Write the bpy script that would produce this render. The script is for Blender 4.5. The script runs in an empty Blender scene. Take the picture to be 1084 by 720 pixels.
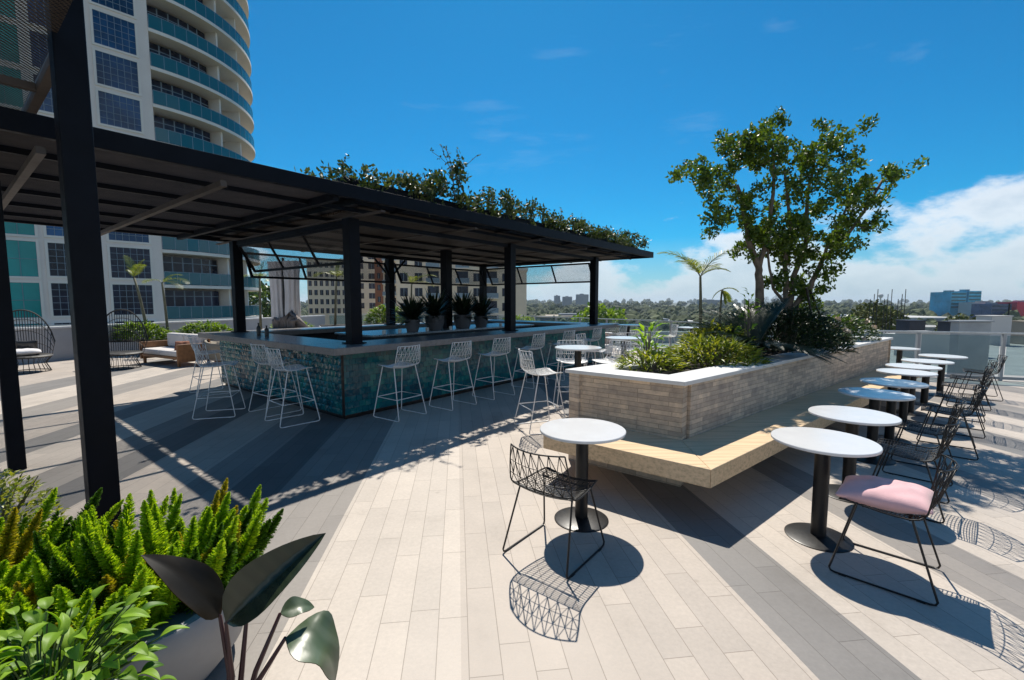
import bpy, bmesh, math, random
from mathutils import Vector, Matrix
random.seed(7)
R = math.radians
S = bpy.context.scene
COL = S.collection
H = 1.74
AU = R(38.3)
U = Vector((math.sin(AU), math.cos(AU), 0)); V = Vector((-math.cos(AU), math.sin(AU), 0)); Z = Vector((0, 0, 1))
def UV(u, v, z=0): return U*u + V*v + Z*z

# ------------------------------------------------------------------ object helpers
def tag(o, label=None, cat=None, group=None, kind=None):
    if label: o['label'] = label
    if cat: o['category'] = cat
    if group: o['group'] = group
    if kind: o['kind'] = kind
    return o
def thing(name, label, cat, loc=(0, 0, 0), rz=0, group=None):
    o = bpy.data.objects.new(name, None); COL.objects.link(o)
    o.location = loc; o.rotation_euler = (0, 0, rz); o.empty_display_size = .1
    return tag(o, label, cat, group)
def copy_tree(o, parent=None):
    c = o.copy(); COL.objects.link(c); c.parent = parent
    for ch in list(o.children): copy_tree(ch, c)
    return c

class MB:
    def __init__(s): s.v = []; s.f = []; s.mi = []; s.cur = 0
    def add(s, vs, fs):
        b = len(s.v); s.v += [tuple(p) for p in vs]
        for f in fs: s.f.append(tuple(b+i for i in f)); s.mi.append(s.cur)
        return s
    def obox(s, o, a, b, c):
        o, a, b, c = Vector(o), Vector(a), Vector(b), Vector(c)
        if a.cross(b).dot(c) < 0: a, b = b, a
        vs = [o, o+a, o+a+b, o+b, o+c, o+a+c, o+a+b+c, o+b+c]
        return s.add(vs, [(0, 3, 2, 1), (4, 5, 6, 7), (0, 1, 5, 4), (1, 2, 6, 5), (2, 3, 7, 6), (3, 0, 4, 7)])
    def box(s, x0, x1, y0, y1, z0, z1): return s.obox((x0, y0, z0), (x1-x0, 0, 0), (0, y1-y0, 0), (0, 0, z1-z0))
    def ubox(s, u0, u1, v0, v1, z0, z1): return s.obox(UV(u0, v0, z0), U*(u1-u0), V*(v1-v0), Z*(z1-z0))
    def beam(s, p, q, w, h, up=Z):
        p, q = Vector(p), Vector(q); d = (q-p); side = d.cross(up)
        if side.length < 1e-6: side = d.cross(Vector((1, 0, 0)))
        side.normalize(); n = side.cross(d).normalized()
        return s.obox(p-side*w/2-n*h/2, d, side*w, n*h)
    def tube(s, pts, r, n=6, closed=False, caps=True):
        pts = [Vector(p) for p in pts]; m = len(pts)
        rs = r if isinstance(r, (list, tuple)) else [r]*m
        vs = []; prev = None
        for i, p in enumerate(pts):
            if closed: d = pts[(i+1) % m]-pts[i-1]
            else: d = pts[min(i+1, m-1)]-pts[max(i-1, 0)]
            if d.length < 1e-9: d = Vector((0, 0, 1))
            d.normalize()
            if prev is None:
                a = d.cross(Z if abs(d.z) < .9 else Vector((1, 0, 0)))
            else:
                a = prev - d*prev.dot(d)
                if a.length < 1e-6: a = d.cross(Z if abs(d.z) < .9 else Vector((1, 0, 0)))
            a.normalize(); prev = a; b = d.cross(a)
            for k in range(n):
                t = 2*math.pi*k/n; vs.append(p+(a*math.cos(t)+b*math.sin(t))*rs[i])
        fs = []
        for i in range(m if closed else m-1):
            j = (i+1) % m
            for k in range(n): fs.append((i*n+k, i*n+(k+1) % n, j*n+(k+1) % n, j*n+k))
        if caps and not closed:
            fs.append(tuple(range(n-1, -1, -1))); fs.append(tuple((m-1)*n+k for k in range(n)))
        return s.add(vs, fs)
    def lathe(s, prof, n=32, c=(0, 0, 0)):
        c = Vector(c); vs = []; fs = []
        for (r, z) in prof:
            for k in range(n):
                t = 2*math.pi*k/n; vs.append(c+Vector((r*math.cos(t), r*math.sin(t), z)))
        for i in range(len(prof)-1):
            for k in range(n): fs.append((i*n+k, i*n+(k+1) % n, (i+1)*n+(k+1) % n, (i+1)*n+k))
        fs.append(tuple(range(n-1, -1, -1))); fs.append(tuple((len(prof)-1)*n+k for k in range(n)))
        return s.add(vs, fs)
    def prism(s, poly, z0, z1):
        n = len(poly)
        ar = sum(poly[i][0]*poly[(i+1) % n][1]-poly[(i+1) % n][0]*poly[i][1] for i in range(n))
        if ar < 0: poly = poly[::-1]
        vs = [(p[0], p[1], z0) for p in poly]+[(p[0], p[1], z1) for p in poly]
        fs = [tuple(range(n-1, -1, -1)), tuple(range(n, 2*n))]
        for i in range(n): j = (i+1) % n; fs.append((i, j, n+j, n+i))
        return s.add(vs, fs)
    def build(s, name, mat, parent=None, smooth=False, bevel=0, world=False, angle=None):
        me = bpy.data.meshes.new(name); me.from_pydata(s.v, [], s.f)
        mats = mat if isinstance(mat, (list, tuple)) else [mat]
        for m in mats: me.materials.append(m)
        if len(mats) > 1: me.polygons.foreach_set('material_index', s.mi)
        if smooth: me.polygons.foreach_set('use_smooth', [True]*len(me.polygons))
        me.update()
        if angle is not None:
            try: me.set_sharp_from_angle(angle=R(angle))
            except Exception: pass
        o = bpy.data.objects.new(name, me); COL.objects.link(o)
        if parent:
            o.parent = parent
            if world:
                p = parent; off = Vector((0, 0, 0))
                while p: off += p.location; p = p.parent
                o.location = -off
        if bevel:
            b = o.modifiers.new('bevel', 'BEVEL'); b.width = bevel; b.segments = 2; b.limit_method = 'ANGLE'; b.angle_limit = R(40)
        return o

# ------------------------------------------------------------------ materials
def nt(m): return m.node_tree.nodes, m.node_tree.links
def newmat(name):
    m = bpy.data.materials.new(name); m.use_nodes = True
    n, l = nt(m); n.clear()
    out = n.new('ShaderNodeOutputMaterial'); b = n.new('ShaderNodeBsdfPrincipled'); l.new(b.outputs[0], out.inputs[0])
    return m, n, l, b, out
def setin(b, **k):
    for kk, vv in k.items():
        kk = kk.replace('_', ' ')
        if kk in b.inputs: b.inputs[kk].default_value = vv
def rgba(c): return (c[0], c[1], c[2], 1)
def scl(c, k): return tuple(min(1, x*k) for x in c)
def ramp(n, stops, interp='LINEAR'):
    r = n.new('ShaderNodeValToRGB'); r.color_ramp.interpolation = interp
    e = r.color_ramp.elements
    while len(e) > 1: e.remove(e[-1])
    e[0].position = stops[0][0]; e[0].color = rgba(stops[0][1])
    for p, c in stops[1:]: x = e.new(p); x.color = rgba(c)
    return r
def math_(n, l, op, a, b=None, c=None):
    m = n.new('ShaderNodeMath'); m.operation = op
    for i, x in enumerate((a, b, c)):
        if x is None: continue
        if isinstance(x, (int, float)): m.inputs[i].default_value = x
        else: l.new(x, m.inputs[i])
    return m.outputs[0]
def noise(n, l, vec, scale, detail=3, rough=.55):
    t = n.new('ShaderNodeTexNoise'); t.inputs['Scale'].default_value = scale; t.inputs['Detail'].default_value = detail
    t.inputs['Roughness'].default_value = rough
    if vec is not None: l.new(vec, t.inputs['Vector'])
    return t.outputs['Fac']
def mixc(n, l, fac, a, b, mode='MIX'):
    m = n.new('ShaderNodeMix'); m.data_type = 'RGBA'; m.blend_type = mode
    for i, x in ((0, fac), (6, a), (7, b)):
        if isinstance(x, (int, float)): m.inputs[i].default_value = x
        elif isinstance(x, (tuple, list)): m.inputs[i].default_value = rgba(x)
        else: l.new(x, m.inputs[i])
    return m.outputs[2]
def basic(name, col, rough=.5, metal=0, var=.15, scale=6, bump=0, bscale=60, coat=0, spec=.5, sheen=0):
    m, n, l, b, out = newmat(name)
    tc = n.new('ShaderNodeTexCoord'); v = tc.outputs['Object']
    f = noise(n, l, v, scale, 4)
    r = ramp(n, [(.3, scl(col, 1-var)), (.7, scl(col, 1+var))]); l.new(f, r.inputs[0]); l.new(r.outputs[0], b.inputs['Base Color'])
    f2 = noise(n, l, v, scale*3, 3)
    l.new(math_(n, l, 'ADD', math_(n, l, 'MULTIPLY', f2, .25), max(.02, rough-.12)), b.inputs['Roughness'])
    setin(b, Metallic=metal, Coat_Weight=coat, Specular_IOR_Level=spec, Sheen_Weight=sheen)
    if bump:
        bp = n.new('ShaderNodeBump'); bp.inputs['Strength'].default_value = bump; bp.inputs['Distance'].default_value = .01
        l.new(noise(n, l, v, bscale, 4), bp.inputs['Height']); l.new(bp.outputs[0], b.inputs['Normal'])
    return m
def vary(m, lo=.35, hi=1.7):
    """base colour varies at random per pane, standing in for uneven reflections"""
    n, l = nt(m); b = [x for x in n if x.type == 'BSDF_PRINCIPLED'][0]
    oi = n.new('ShaderNodeObjectInfo'); r = ramp(n, [(0, (lo,)*3), (1, (hi/2,)*3)]); l.new(oi.outputs['Random'], r.inputs[0])
    src = b.inputs['Base Color'].links[0].from_socket
    d = mixc(n, l, 1, src, r.outputs[0], 'MULTIPLY'); s2 = mixc(n, l, 1, d, (2, 2, 2), 'MULTIPLY'); l.new(s2, b.inputs['Base Color'])
    return m
def leafmat(name, c0, c1, trans=.35, rough=.45, scale=3, c2=None):
    m, n, l, b, out = newmat(name)
    g = n.new('ShaderNodeNewGeometry'); tc = n.new('ShaderNodeTexCoord')
    f = noise(n, l, tc.outputs['Object'], scale, 3)
    x = math_(n, l, 'ADD', math_(n, l, 'MULTIPLY', g.outputs['Random Per Island'], .6), math_(n, l, 'MULTIPLY', f, .45))
    st = [(.2, c0), (.75, c1)]
    if c2: st.append((.93, c2))
    r = ramp(n, st); l.new(x, r.inputs[0]); l.new(r.outputs[0], b.inputs['Base Color'])
    setin(b, Roughness=rough)
    t = n.new('ShaderNodeBsdfTranslucent')
    tcol = mixc(n, l, 1.0, r.outputs[0], (1.6, 1.5, .55), 'MULTIPLY'); l.new(tcol, t.inputs[0])
    ms = n.new('ShaderNodeMixShader'); ms.inputs[0].default_value = trans
    l.new(b.outputs[0], ms.inputs[1]); l.new(t.outputs[0], ms.inputs[2]); l.new(ms.outputs[0], out.inputs[0])
    return m
def glassmat(name, col, alpha=.35, rough=.03):
    m, n, l, b, out = newmat(name)
    setin(b, Base_Color=rgba(col), Roughness=rough, Specular_IOR_Level=.6)
    t = n.new('ShaderNodeBsdfTransparent'); t.inputs[0].default_value = rgba(scl(col, 1) if max(col) > .5 else (.75, .85, .87))
    ms = n.new('ShaderNodeMixShader'); ms.inputs[0].default_value = alpha
    l.new(t.outputs[0], ms.inputs[1]); l.new(b.outputs[0], ms.inputs[2]); l.new(ms.outputs[0], out.inputs[0])
    return m
def meshmat(name, col, pitch=.03, open_=.5, ang=0.0, aspect=2.0):
    """expanded metal: a lattice of diamond holes in object space"""
    m, n, l, b, out = newmat(name)
    setin(b, Base_Color=rgba(col), Roughness=.5, Metallic=.2)
    tc = n.new('ShaderNodeTexCoord'); mp = n.new('ShaderNodeMapping'); mp.inputs['Rotation'].default_value = (0, 0, ang)
    mp.inputs['Scale'].default_value = (1/(pitch*aspect), 1/pitch, 1/pitch)
    l.new(tc.outputs['Object'], mp.inputs[0]); sp = n.new('ShaderNodeSeparateXYZ'); l.new(mp.outputs[0], sp.inputs[0])
    a = math_(n, l, 'ADD', sp.outputs[0], sp.outputs[1]); c = math_(n, l, 'SUBTRACT', sp.outputs[0], sp.outputs[1])
    fa = math_(n, l, 'PINGPONG', a, .5); fc = math_(n, l, 'PINGPONG', c, .5)
    k = .5*(1-math.sqrt(open_))
    hole = math_(n, l, 'MULTIPLY', math_(n, l, 'GREATER_THAN', fa, k), math_(n, l, 'GREATER_THAN', fc, k))
    t = n.new('ShaderNodeBsdfTransparent'); ms = n.new('ShaderNodeMixShader')
    l.new(hole, ms.inputs[0]); l.new(b.outputs[0], ms.inputs[1]); l.new(t.outputs[0], ms.inputs[2]); l.new(ms.outputs[0], out.inputs[0])
    return m

M = {}
M['steel'] = basic('dark_steel', (.003, .0042, .008), .5, .0, .25, 5, .03, 90, spec=.14)
M['canopy_beam'] = basic('tan_grey_beam', (.13, .105, .09), .6, 0, .15, 5)
M['black'] = basic('black_powder_coat', (.007, .007, .008), .4, 0, .2, 20, spec=.4)
M['white_metal'] = basic('white_powder_coat', (.78, .78, .77), .4, 0, .06, 8)
M['white_top'] = basic('white_laminate', (.71, .7, .685), .2, 0, .02, 3)
M['counter'] = basic('grey_stone_counter', (.2, .19, .185), .3, 0, .15, 14, .02, 120)
M['counter_dark'] = basic('dark_stone_counter', (.05, .055, .06), .22, 0, .25, 20)
M['stainless'] = basic('stainless', (.45, .46, .47), .3, .9, .1, 10)
M['cap'] = basic('white_stone_cap', (.66, .65, .63), .6, 0, .08, 5, .04, 70)
M['soil'] = basic('soil', (.03, .022, .016), .95, 0, .4, 30, .6, 60)
M['bark'] = basic('pale_bark', (.16, .125, .095), .9, 0, .35, 14, .5, 40)
M['palmstem'] = basic('palm_stem', (.14, .13, .08), .8, 0, .3, 12)
M['cream'] = basic('cream_render', (.82, .68, .52), .85, 0, .05, .6, .05, 3)
M['tower_wall'] = basic('tower_render', (.8, .72, .66), .85, 0, .05, .4)
M['slab_white'] = basic('balcony_slab', (.8, .74, .67), .8, 0, .05, .5)
M['concrete'] = basic('pale_concrete', (.42, .41, .39), .85, 0, .12, 2, .08, 30)
M['parapet'] = basic('grey_parapet', (.34, .34, .35), .8, 0, .1, 1.2, .08, 30)
M['roofwhite'] = basic('roof_membrane', (.33, .325, .31), .85, 0, .15, .7, .05, 20)
M['terracotta'] = basic('orange_render', (.34, .13, .07), .85, 0, .06, .6)
M['potmid'] = basic('mid_grey_pot', (.24, .24, .245), .6, 0, .12, 4, .05, 60)
M['potdark'] = basic('dark_grey_pot', (.11, .11, .12), .6, 0, .15, 6)
M['potgrey'] = basic('grey_pot', (.36, .36, .37), .6, 0, .1, 4, .03, 60)
M['potwhite'] = basic('white_pot', (.62, .61, .6), .5, 0, .06, 4)
M['canvas'] = basic('white_canvas', (.72, .68, .66), .95, 0, .06, 4, .15, 30, sheen=.2)
M['canvas_grey'] = basic('taupe_canvas', (.23, .2, .19), .95, 0, .1, 6, .15, 30)
M['cushion'] = basic('ivory_cushion', (.62, .58, .55), .95, 0, .06, 5, .2, 200)
M['pink'] = basic('pink_cotton', (.78, .47, .48), .95, 0, .06, 9, .25, 260, sheen=.3)
M['tagred'] = basic('wine_tag', (.08, .012, .02), .8)
M['orange'] = basic('orange_fabric', (.75, .25, .09), .9, 0, .08, 6)
M['teak'] = basic('teak', (.27, .13, .055), .55, 0, .25, 9, .05, 60)
M['wicker'] = basic('dark_wicker', (.018, .016, .015), .6, 0, .3, 40)
M['hvac'] = basic('hvac_grey', (.33, .34, .35), .6, .2, .12, 2)
M['hvac_dark'] = basic('hvac_dark', (.02, .025, .04), .5, .1, .2, 3)
M['teal_far'] = basic('teal_glass_far', (.03, .42, .6), .3, 0, .25, .12)
M['red_far'] = basic('red_cladding', (.8, .015, .06), .7, 0, .1, .1)
M['navy_far'] = basic('dark_blue_glazing', (.03, .07, .17), .3, 0, .3, .2)
M['grey_far'] = basic('grey_blue_block', (.2, .23, .27), .8, 0, .1, .1)
M['tan_far'] = basic('tan_roof', (.36, .31, .24), .9, 0, .12, .1)
M['white_far'] = basic('white_block', (.5, .49, .47), .8, 0, .08, .1)
M['win_dark'] = basic('dark_window', (.006, .011, .03), .12, 0, .5, .7, spec=.35)
M['win_blue'] = basic('blue_window', (.003, .045, .12), .1, 0, .5, .5, spec=.4)
M['win_teal'] = basic('teal_window', (.008, .2, .19), .1, 0, .2, .4, spec=.4)
for k_ in ('win_dark', 'win_blue', 'win_teal'): vary(M[k_])
M['rail_teal'] = glassmat('teal_balcony_glass', (.006, .14, .18), .86, .15)
M['glass'] = glassmat('railing_glass', (.3, .36, .38), .16, .04)
M['muntin'] = basic('pale_mullion', (.2, .27, .33), .5)
M['meshroof'] = meshmat('mesh_roof', (.06, .045, .033), .022, .3, -(math.pi/2-AU)+math.pi/2, 2.0)
M['meshflap'] = meshmat('mesh_flap', (.05, .05, .05), .02, .62, -(math.pi/2-AU), 1.6)
M['ceiling'] = basic('corrugated_ceiling', (.065, .052, .044), .6, .0, .2, 4)
M['plastic_black'] = basic('black_plastic', (.02, .02, .02), .4)
M['wax'] = basic('white_votive', (.75, .74, .7), .4)
M['petal'] = basic('cream_petal', (.75, .62, .5), .7, 0, .1, 20)

M['tree_leaf'] = leafmat('tree_leaf', (.03, .075, .008), (.11, .17, .02), .42, .4, 1.5)
M['vine_leaf'] = leafmat('vine_leaf', (.014, .04, .008), (.09, .12, .035), .25, .45, 1.2, (.2, .2, .11))
M['croton'] = leafmat('croton_leaf', (.06, .12, .015), (.3, .32, .05), .4, .4, 4)
M['pothos'] = leafmat('light_leaf', (.08, .2, .01), (.32, .5, .04), .45, .5, 8)
M['dark_shrub'] = leafmat('dark_shrub_leaf', (.006, .018, .005), (.026, .055, .014), .15, .45, 3)
M['shrub'] = leafmat('shrub_leaf', (.02, .06, .012), (.09, .15, .03), .3, .4, 3)
M['hedge'] = leafmat('hedge_leaf', (.06, .14, .015), (.2, .3, .03), .4, .5, 2)
M['sago'] = leafmat('sago_leaf', (.005, .016, .007), (.018, .04, .014), .12, .35, 3)
M['palm_leaf'] = leafmat('palm_leaf', (.05, .11, .01), (.24, .27, .025), .45, .4, 2)
M['fern_dark'] = leafmat('fern_needle_dark', (.025, .085, .004), (.09, .2, .012), .45, .5, 5)
M['fern_gold'] = leafmat('fern_needle_gold', (.2, .22, .01), (.5, .42, .03), .5, .5, 5, (.5, .3, .06))
M['fern'] = leafmat('fern_needle', (.15, .3, .008), (.42, .58, .03), .5, .45, 5, (.45, .46, .04))
M['agave'] = leafmat('agave_leaf', (.006, .016, .008), (.02, .04, .018), .1, .35, 3)
M['far_tree'] = leafmat('far_tree', (.018, .035, .012), (.075, .095, .03), .0, .9, .02)
M['far_tree_y'] = leafmat('olive_tree', (.08, .095, .015), (.15, .16, .03), .0, .9, .2)

# dark philodendron blades: green face, wine-black underside
def blade(name, c, vein, rough):
    m, n, l, b, out = newmat(name)
    tc = n.new('ShaderNodeTexCoord'); w = n.new('ShaderNodeTexWave'); w.wave_type = 'BANDS'; w.bands_direction = 'DIAGONAL'
    w.inputs['Scale'].default_value = 9; w.inputs['Distortion'].default_value = 1.5; l.new(tc.outputs['Object'], w.inputs[0])
    r = ramp(n, [(.35, c), (.9, vein)]); l.new(w.outputs['Fac'], r.inputs[0]); l.new(r.outputs[0], b.inputs['Base Color'])
    setin(b, Roughness=rough)
    bp = n.new('ShaderNodeBump'); bp.inputs['Strength'].default_value = .07; bp.inputs['Distance'].default_value = .01
    l.new(w.outputs['Fac'], bp.inputs['Height']); l.new(bp.outputs[0], b.inputs['Normal'])
    return m
M['blade_gloss'] = blade('philodendron_gloss', (.022, .032, .016), (.027, .038, .019), .27)
M['blade_top'] = blade('philodendron_face', (.07, .1, .05), (.1, .13, .075), .36)
M['blade_dark'] = blade('philodendron_dark', (.011, .009, .006), (.016, .012, .007), .55)
def backlit(m, col, k):
    n, l = nt(m); out = [x for x in n if x.type == 'OUTPUT_MATERIAL'][0]; b = [x for x in n if x.type == 'BSDF_PRINCIPLED'][0]
    b.inputs['Specular IOR Level'].default_value = .25
    t = n.new('ShaderNodeBsdfTranslucent'); t.inputs[0].default_value = rgba(col); ms = n.new('ShaderNodeMixShader'); ms.inputs[0].default_value = k
    l.new(b.outputs[0], ms.inputs[1]); l.new(t.outputs[0], ms.inputs[2]); l.new(ms.outputs[0], out.inputs[0])
backlit(M['blade_dark'], (.2, .11, .02), .22)
M['blade_stem'] = basic('wine_stem', (.05, .012, .014), .35, 0, .3, 12)

# terrace paving: planks in stripes of beige and grey
def paving():
    m, n, l, b, out = newmat('plank_paving')
    tc = n.new('ShaderNodeTexCoord'); mp = n.new('ShaderNodeMapping'); mp.vector_type = 'POINT'
    a = R(-6.8)
    mp.inputs['Rotation'].default_value = (0, 0, a)      # x: across the planks, y: along them
    l.new(tc.outputs['Object'], mp.inputs[0])
    sp = n.new('ShaderNodeSeparateXYZ'); l.new(mp.outputs[0], sp.inputs[0])
    s = sp.outputs[0]; t = sp.outputs[1]
    cb = n.new('ShaderNodeCombineXYZ'); l.new(t, cb.inputs[0]); l.new(math_(n, l, 'ADD', s, .12+.157*40), cb.inputs[1])
    br = n.new('ShaderNodeTexBrick'); l.new(cb.outputs[0], br.inputs[0])
    br.offset = .37; br.offset_frequency = 2; br.squash = 1.25; br.squash_frequency = 3
    for k, x in (('Scale', 1), ('Mortar Size', .0022), ('Mortar Smooth', .2), ('Bias', 0), ('Brick Width', .66), ('Row Height', .157)):
        br.inputs[k].default_value = x
    br.inputs['Color1'].default_value = (.91, .91, .915, 1); br.inputs['Color2'].default_value = (1.05, 1.045, 1.04, 1); br.inputs['Mortar'].default_value = (.55, .53, .51, 1)
    pale = (.5, .455, .405); beige = (.43, .385, .34); mid = (.255, .24, .225); dark = (.14, .138, .138); grey = (.2, .195, .19)
    bands = [(-30, beige), (-9, grey), (-8.2, pale), (-7.2, mid), (-6.4, beige), (-5.6, grey), (-5, pale), (-4.3, mid), (-3.75, dark), (-3.3, beige), (-2.79, mid), (-2.3, dark), (-1.72, mid),
             (-1.08, pale), (-.12, beige), (1.43, grey), (2.06, pale), (2.85, mid), (3.48, pale), (4.5, mid), (5.1, beige), (6.2, grey), (6.85, pale), (8.2, mid), (9, beige), (10.5, mid), (11.2, pale)]
    x = math_(n, l, 'DIVIDE', math_(n, l, 'ADD', s, 30), 60)
    rp = ramp(n, [((p+30)/60, c) for p, c in bands], 'CONSTANT'); l.new(x, rp.inputs[0])
    c = mixc(n, l, 1.0, rp.outputs[0], br.outputs['Color'], 'MULTIPLY')
    ns = noise(n, l, tc.outputs['Object'], 1.3, 6, .65); ns2 = noise(n, l, tc.outputs['Object'], 38, 4, .7)
    st = ramp(n, [(.22, (.74, .73, .72)), (.42, (.95, .95, .95)), (.75, (1.1, 1.1, 1.1))]); l.new(ns, st.inputs[0])
    st2 = ramp(n, [(.3, (.9, .9, .9)), (.72, (1.08, 1.08, 1.08))]); l.new(ns2, st2.inputs[0])
    c = mixc(n, l, 1, c, st.outputs[0], 'MULTIPLY'); c = mixc(n, l, 1, c, st2.outputs[0], 'MULTIPLY')
    c = mixc(n, l, 1, c, (1.03, .99, .95), 'MULTIPLY')
    # small scuffs and spills
    vo = n.new('ShaderNodeTexVoronoi'); vo.inputs['Scale'].default_value = 2.3; l.new(tc.outputs['Object'], vo.inputs['Vector'])
    sc = ramp(n, [(.02, (.72, .7, .68)), (.06, (1, 1, 1))]); l.new(vo.outputs['Distance'], sc.inputs[0])
    c = mixc(n, l, .6, c, sc.outputs[0], 'MULTIPLY')
    l.new(c, b.inputs['Base Color'])
    l.new(math_(n, l, 'ADD', math_(n, l, 'MULTIPLY', ns2, .25), .48), b.inputs['Roughness'])
    bp = n.new('ShaderNodeBump'); bp.inputs['Strength'].default_value = .35; bp.inputs['Distance'].default_value = .004
    hh = math_(n, l, 'ADD', math_(n, l, 'MULTIPLY', br.outputs['Fac'], -1), math_(n, l, 'MULTIPLY', ns2, .25))
    l.new(hh, bp.inputs['Height']); l.new(bp.outputs[0], b.inputs['Normal'])
    return m
M['paving'] = paving()

def bricks(name, ca, cb_, dirang):
    """long thin stacked stone strips on a vertical wall that runs along dirang"""
    m, n, l, b, out = newmat(name)
    tc = n.new('ShaderNodeTexCoord'); mp = n.new('ShaderNodeMapping'); mp.inputs['Rotation'].default_value = (0, 0, -dirang)
    l.new(tc.outputs['Object'], mp.inputs[0]); sp = n.new('ShaderNodeSeparateXYZ'); l.new(mp.outputs[0], sp.inputs[0])
    c = n.new('ShaderNodeCombineXYZ'); l.new(math_(n, l, 'ADD', sp.outputs[0], 50), c.inputs[0]); l.new(math_(n, l, 'ADD', sp.outputs[2], 5), c.inputs[1])
    br = n.new('ShaderNodeTexBrick'); l.new(c.outputs[0], br.inputs[0]); br.offset = .43; br.squash = .7; br.squash_frequency = 3
    for k, x in (('Scale', 1), ('Mortar Size', .0025), ('Mortar Smooth', .1), ('Bias', -.1), ('Brick Width', .31), ('Row Height', .046)): br.inputs[k].default_value = x
    br.inputs['Color1'].default_value = rgba(ca); br.inputs['Color2'].default_value = rgba(cb_); br.inputs['Mortar'].default_value = rgba(scl(ca, .55))
    f = noise(n, l, tc.outputs['Object'], 9, 5, .7); r = ramp(n, [(.3, (.7, .7, .72)), (.7, (1.2, 1.16, 1.1))]); l.new(f, r.inputs[0])
    cc = mixc(n, l, 1, br.outputs['Color'], r.outputs[0], 'MULTIPLY'); l.new(cc, b.inputs['Base Color'])
    setin(b, Roughness=.85)
    bp = n.new('ShaderNodeBump'); bp.inputs['Strength'].default_value = .7; bp.inputs['Distance'].default_value = .008
    l.new(math_(n, l, 'ADD', math_(n, l, 'MULTIPLY', br.outputs['Fac'], -1), math_(n, l, 'MULTIPLY', f, .8)), bp.inputs['Height']); l.new(bp.outputs[0], b.inputs['Normal'])
    return m
def wood(name, c, ang):
    m, n, l, b, out = newmat(name)
    tc = n.new('ShaderNodeTexCoord'); mp = n.new('ShaderNodeMapping'); mp.inputs['Rotation'].default_value = (0, 0, -ang); mp.inputs['Scale'].default_value = (.6, 14, 14)
    l.new(tc.outputs['Object'], mp.inputs[0])
    f = noise(n, l, mp.outputs[0], 3, 6, .65); r = ramp(n, [(.3, scl(c, .66)), (.5, c), (.75, scl(c, 1.18))]); l.new(f, r.inputs[0])
    l.new(r.outputs[0], b.inputs['Base Color']); setin(b, Roughness=.85, Specular_IOR_Level=.15)
    bp = n.new('ShaderNodeBump'); bp.inputs['Strength'].default_value = .2; bp.inputs['Distance'].default_value = .004
    l.new(f, bp.inputs['Height']); l.new(bp.outputs[0], b.inputs['Normal'])
    return m

def tilemat():
    m, n, l, b, out = newmat('teal_glazed_tile')
    g = n.new('ShaderNodeNewGeometry'); tc = n.new('ShaderNodeTexCoord')
    f = noise(n, l, tc.outputs['Object'], 2.2, 4, .6)
    x = math_(n, l, 'ADD', math_(n, l, 'MULTIPLY', g.outputs['Random Per Island'], .26), math_(n, l, 'MULTIPLY', f, .72))
    r = ramp(n, [(.25, (.002, .045, .075)), (.5, (.003, .115, .145)), (.75, (.008, .22, .19))]); l.new(x, r.inputs[0]); l.new(r.outputs[0], b.inputs['Base Color'])
    setin(b, Roughness=.16, Specular_IOR_Level=.45)
    bp = n.new('ShaderNodeBump'); bp.inputs['Strength'].default_value = .25; bp.inputs['Distance'].default_value = .01
    l.new(noise(n, l, tc.outputs['Object'], 25, 2), bp.inputs['Height']); l.new(bp.outputs[0], b.inputs['Normal'])
    return m
M['tile'] = tilemat()

def groundmat():
    m, n, l, b, out = newmat('suburb_ground')
    tc = n.new('ShaderNodeTexCoord'); v = tc.outputs['Object']
    f = noise(n, l, v, .012, 8, .7); r = ramp(n, [(.35, (.03, .045, .018)), (.5, (.06, .075, .03)), (.6, (.17, .16, .13)), (.7, (.05, .06, .03))]); l.new(f, r.inputs[0])
    l.new(r.outputs[0], b.inputs['Base Color']); setin(b, Roughness=.95)
    return m
M['ground'] = groundmat()

# ------------------------------------------------------------------ world, sun, camera
W = bpy.data.worlds.new('World'); S.world = W; W.use_nodes = True
n = W.node_tree.nodes; l = W.node_tree.links; n.clear()
wo = n.new('ShaderNodeOutputWorld'); bg = n.new('ShaderNodeBackground'); l.new(bg.outputs[0], wo.inputs[0])
SUN_E = 54
sky = n.new('ShaderNodeTexSky'); sky.sky_type = 'NISHITA'; sky.sun_disc = False; sky.sun_elevation = R(SUN_E); sky.sun_rotation = 0
sky.air_density = 1.0; sky.dust_density = .2; sky.ozone_density = 3.5; sky.altitude = 20
SKY_TINT = (.085, .66, .91)
tint0 = mixc(n, l, 1.0, sky.outputs[0], SKY_TINT, 'MULTIPLY')
tc = n.new('ShaderNodeTexCoord'); vec = tc.outputs['Generated']
sp = n.new('ShaderNodeSeparateXYZ'); l.new(vec, sp.inputs[0])
# whitish aureole close round the sun
dt = n.new('ShaderNodeVectorMath'); dt.operation = 'DOT_PRODUCT'; l.new(vec, dt.inputs[0]); dt.inputs[1].default_value = (0, math.cos(R(SUN_E)), math.sin(R(SUN_E)))
au = n.new('ShaderNodeMapRange'); au.interpolation_type = 'SMOOTHSTEP'; au.inputs[1].default_value = .945; au.inputs[2].default_value = 1.0; l.new(dt.outputs['Value'], au.inputs[0])
warm = mixc(n, l, 1.0, sky.outputs[0], (1.0, .98, .95), 'MULTIPLY'); tint = mixc(n, l, au.outputs[0], tint0, warm)
mp = n.new('ShaderNodeMapping'); mp.inputs['Scale'].default_value = (1, 1, 2.0); l.new(vec, mp.inputs[0])
n1 = noise(n, l, mp.outputs[0], 5.5, 8, .58)
hx = math_(n, l, 'ADD', math_(n, l, 'MULTIPLY', sp.outputs[0], .075), .1)
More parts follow.
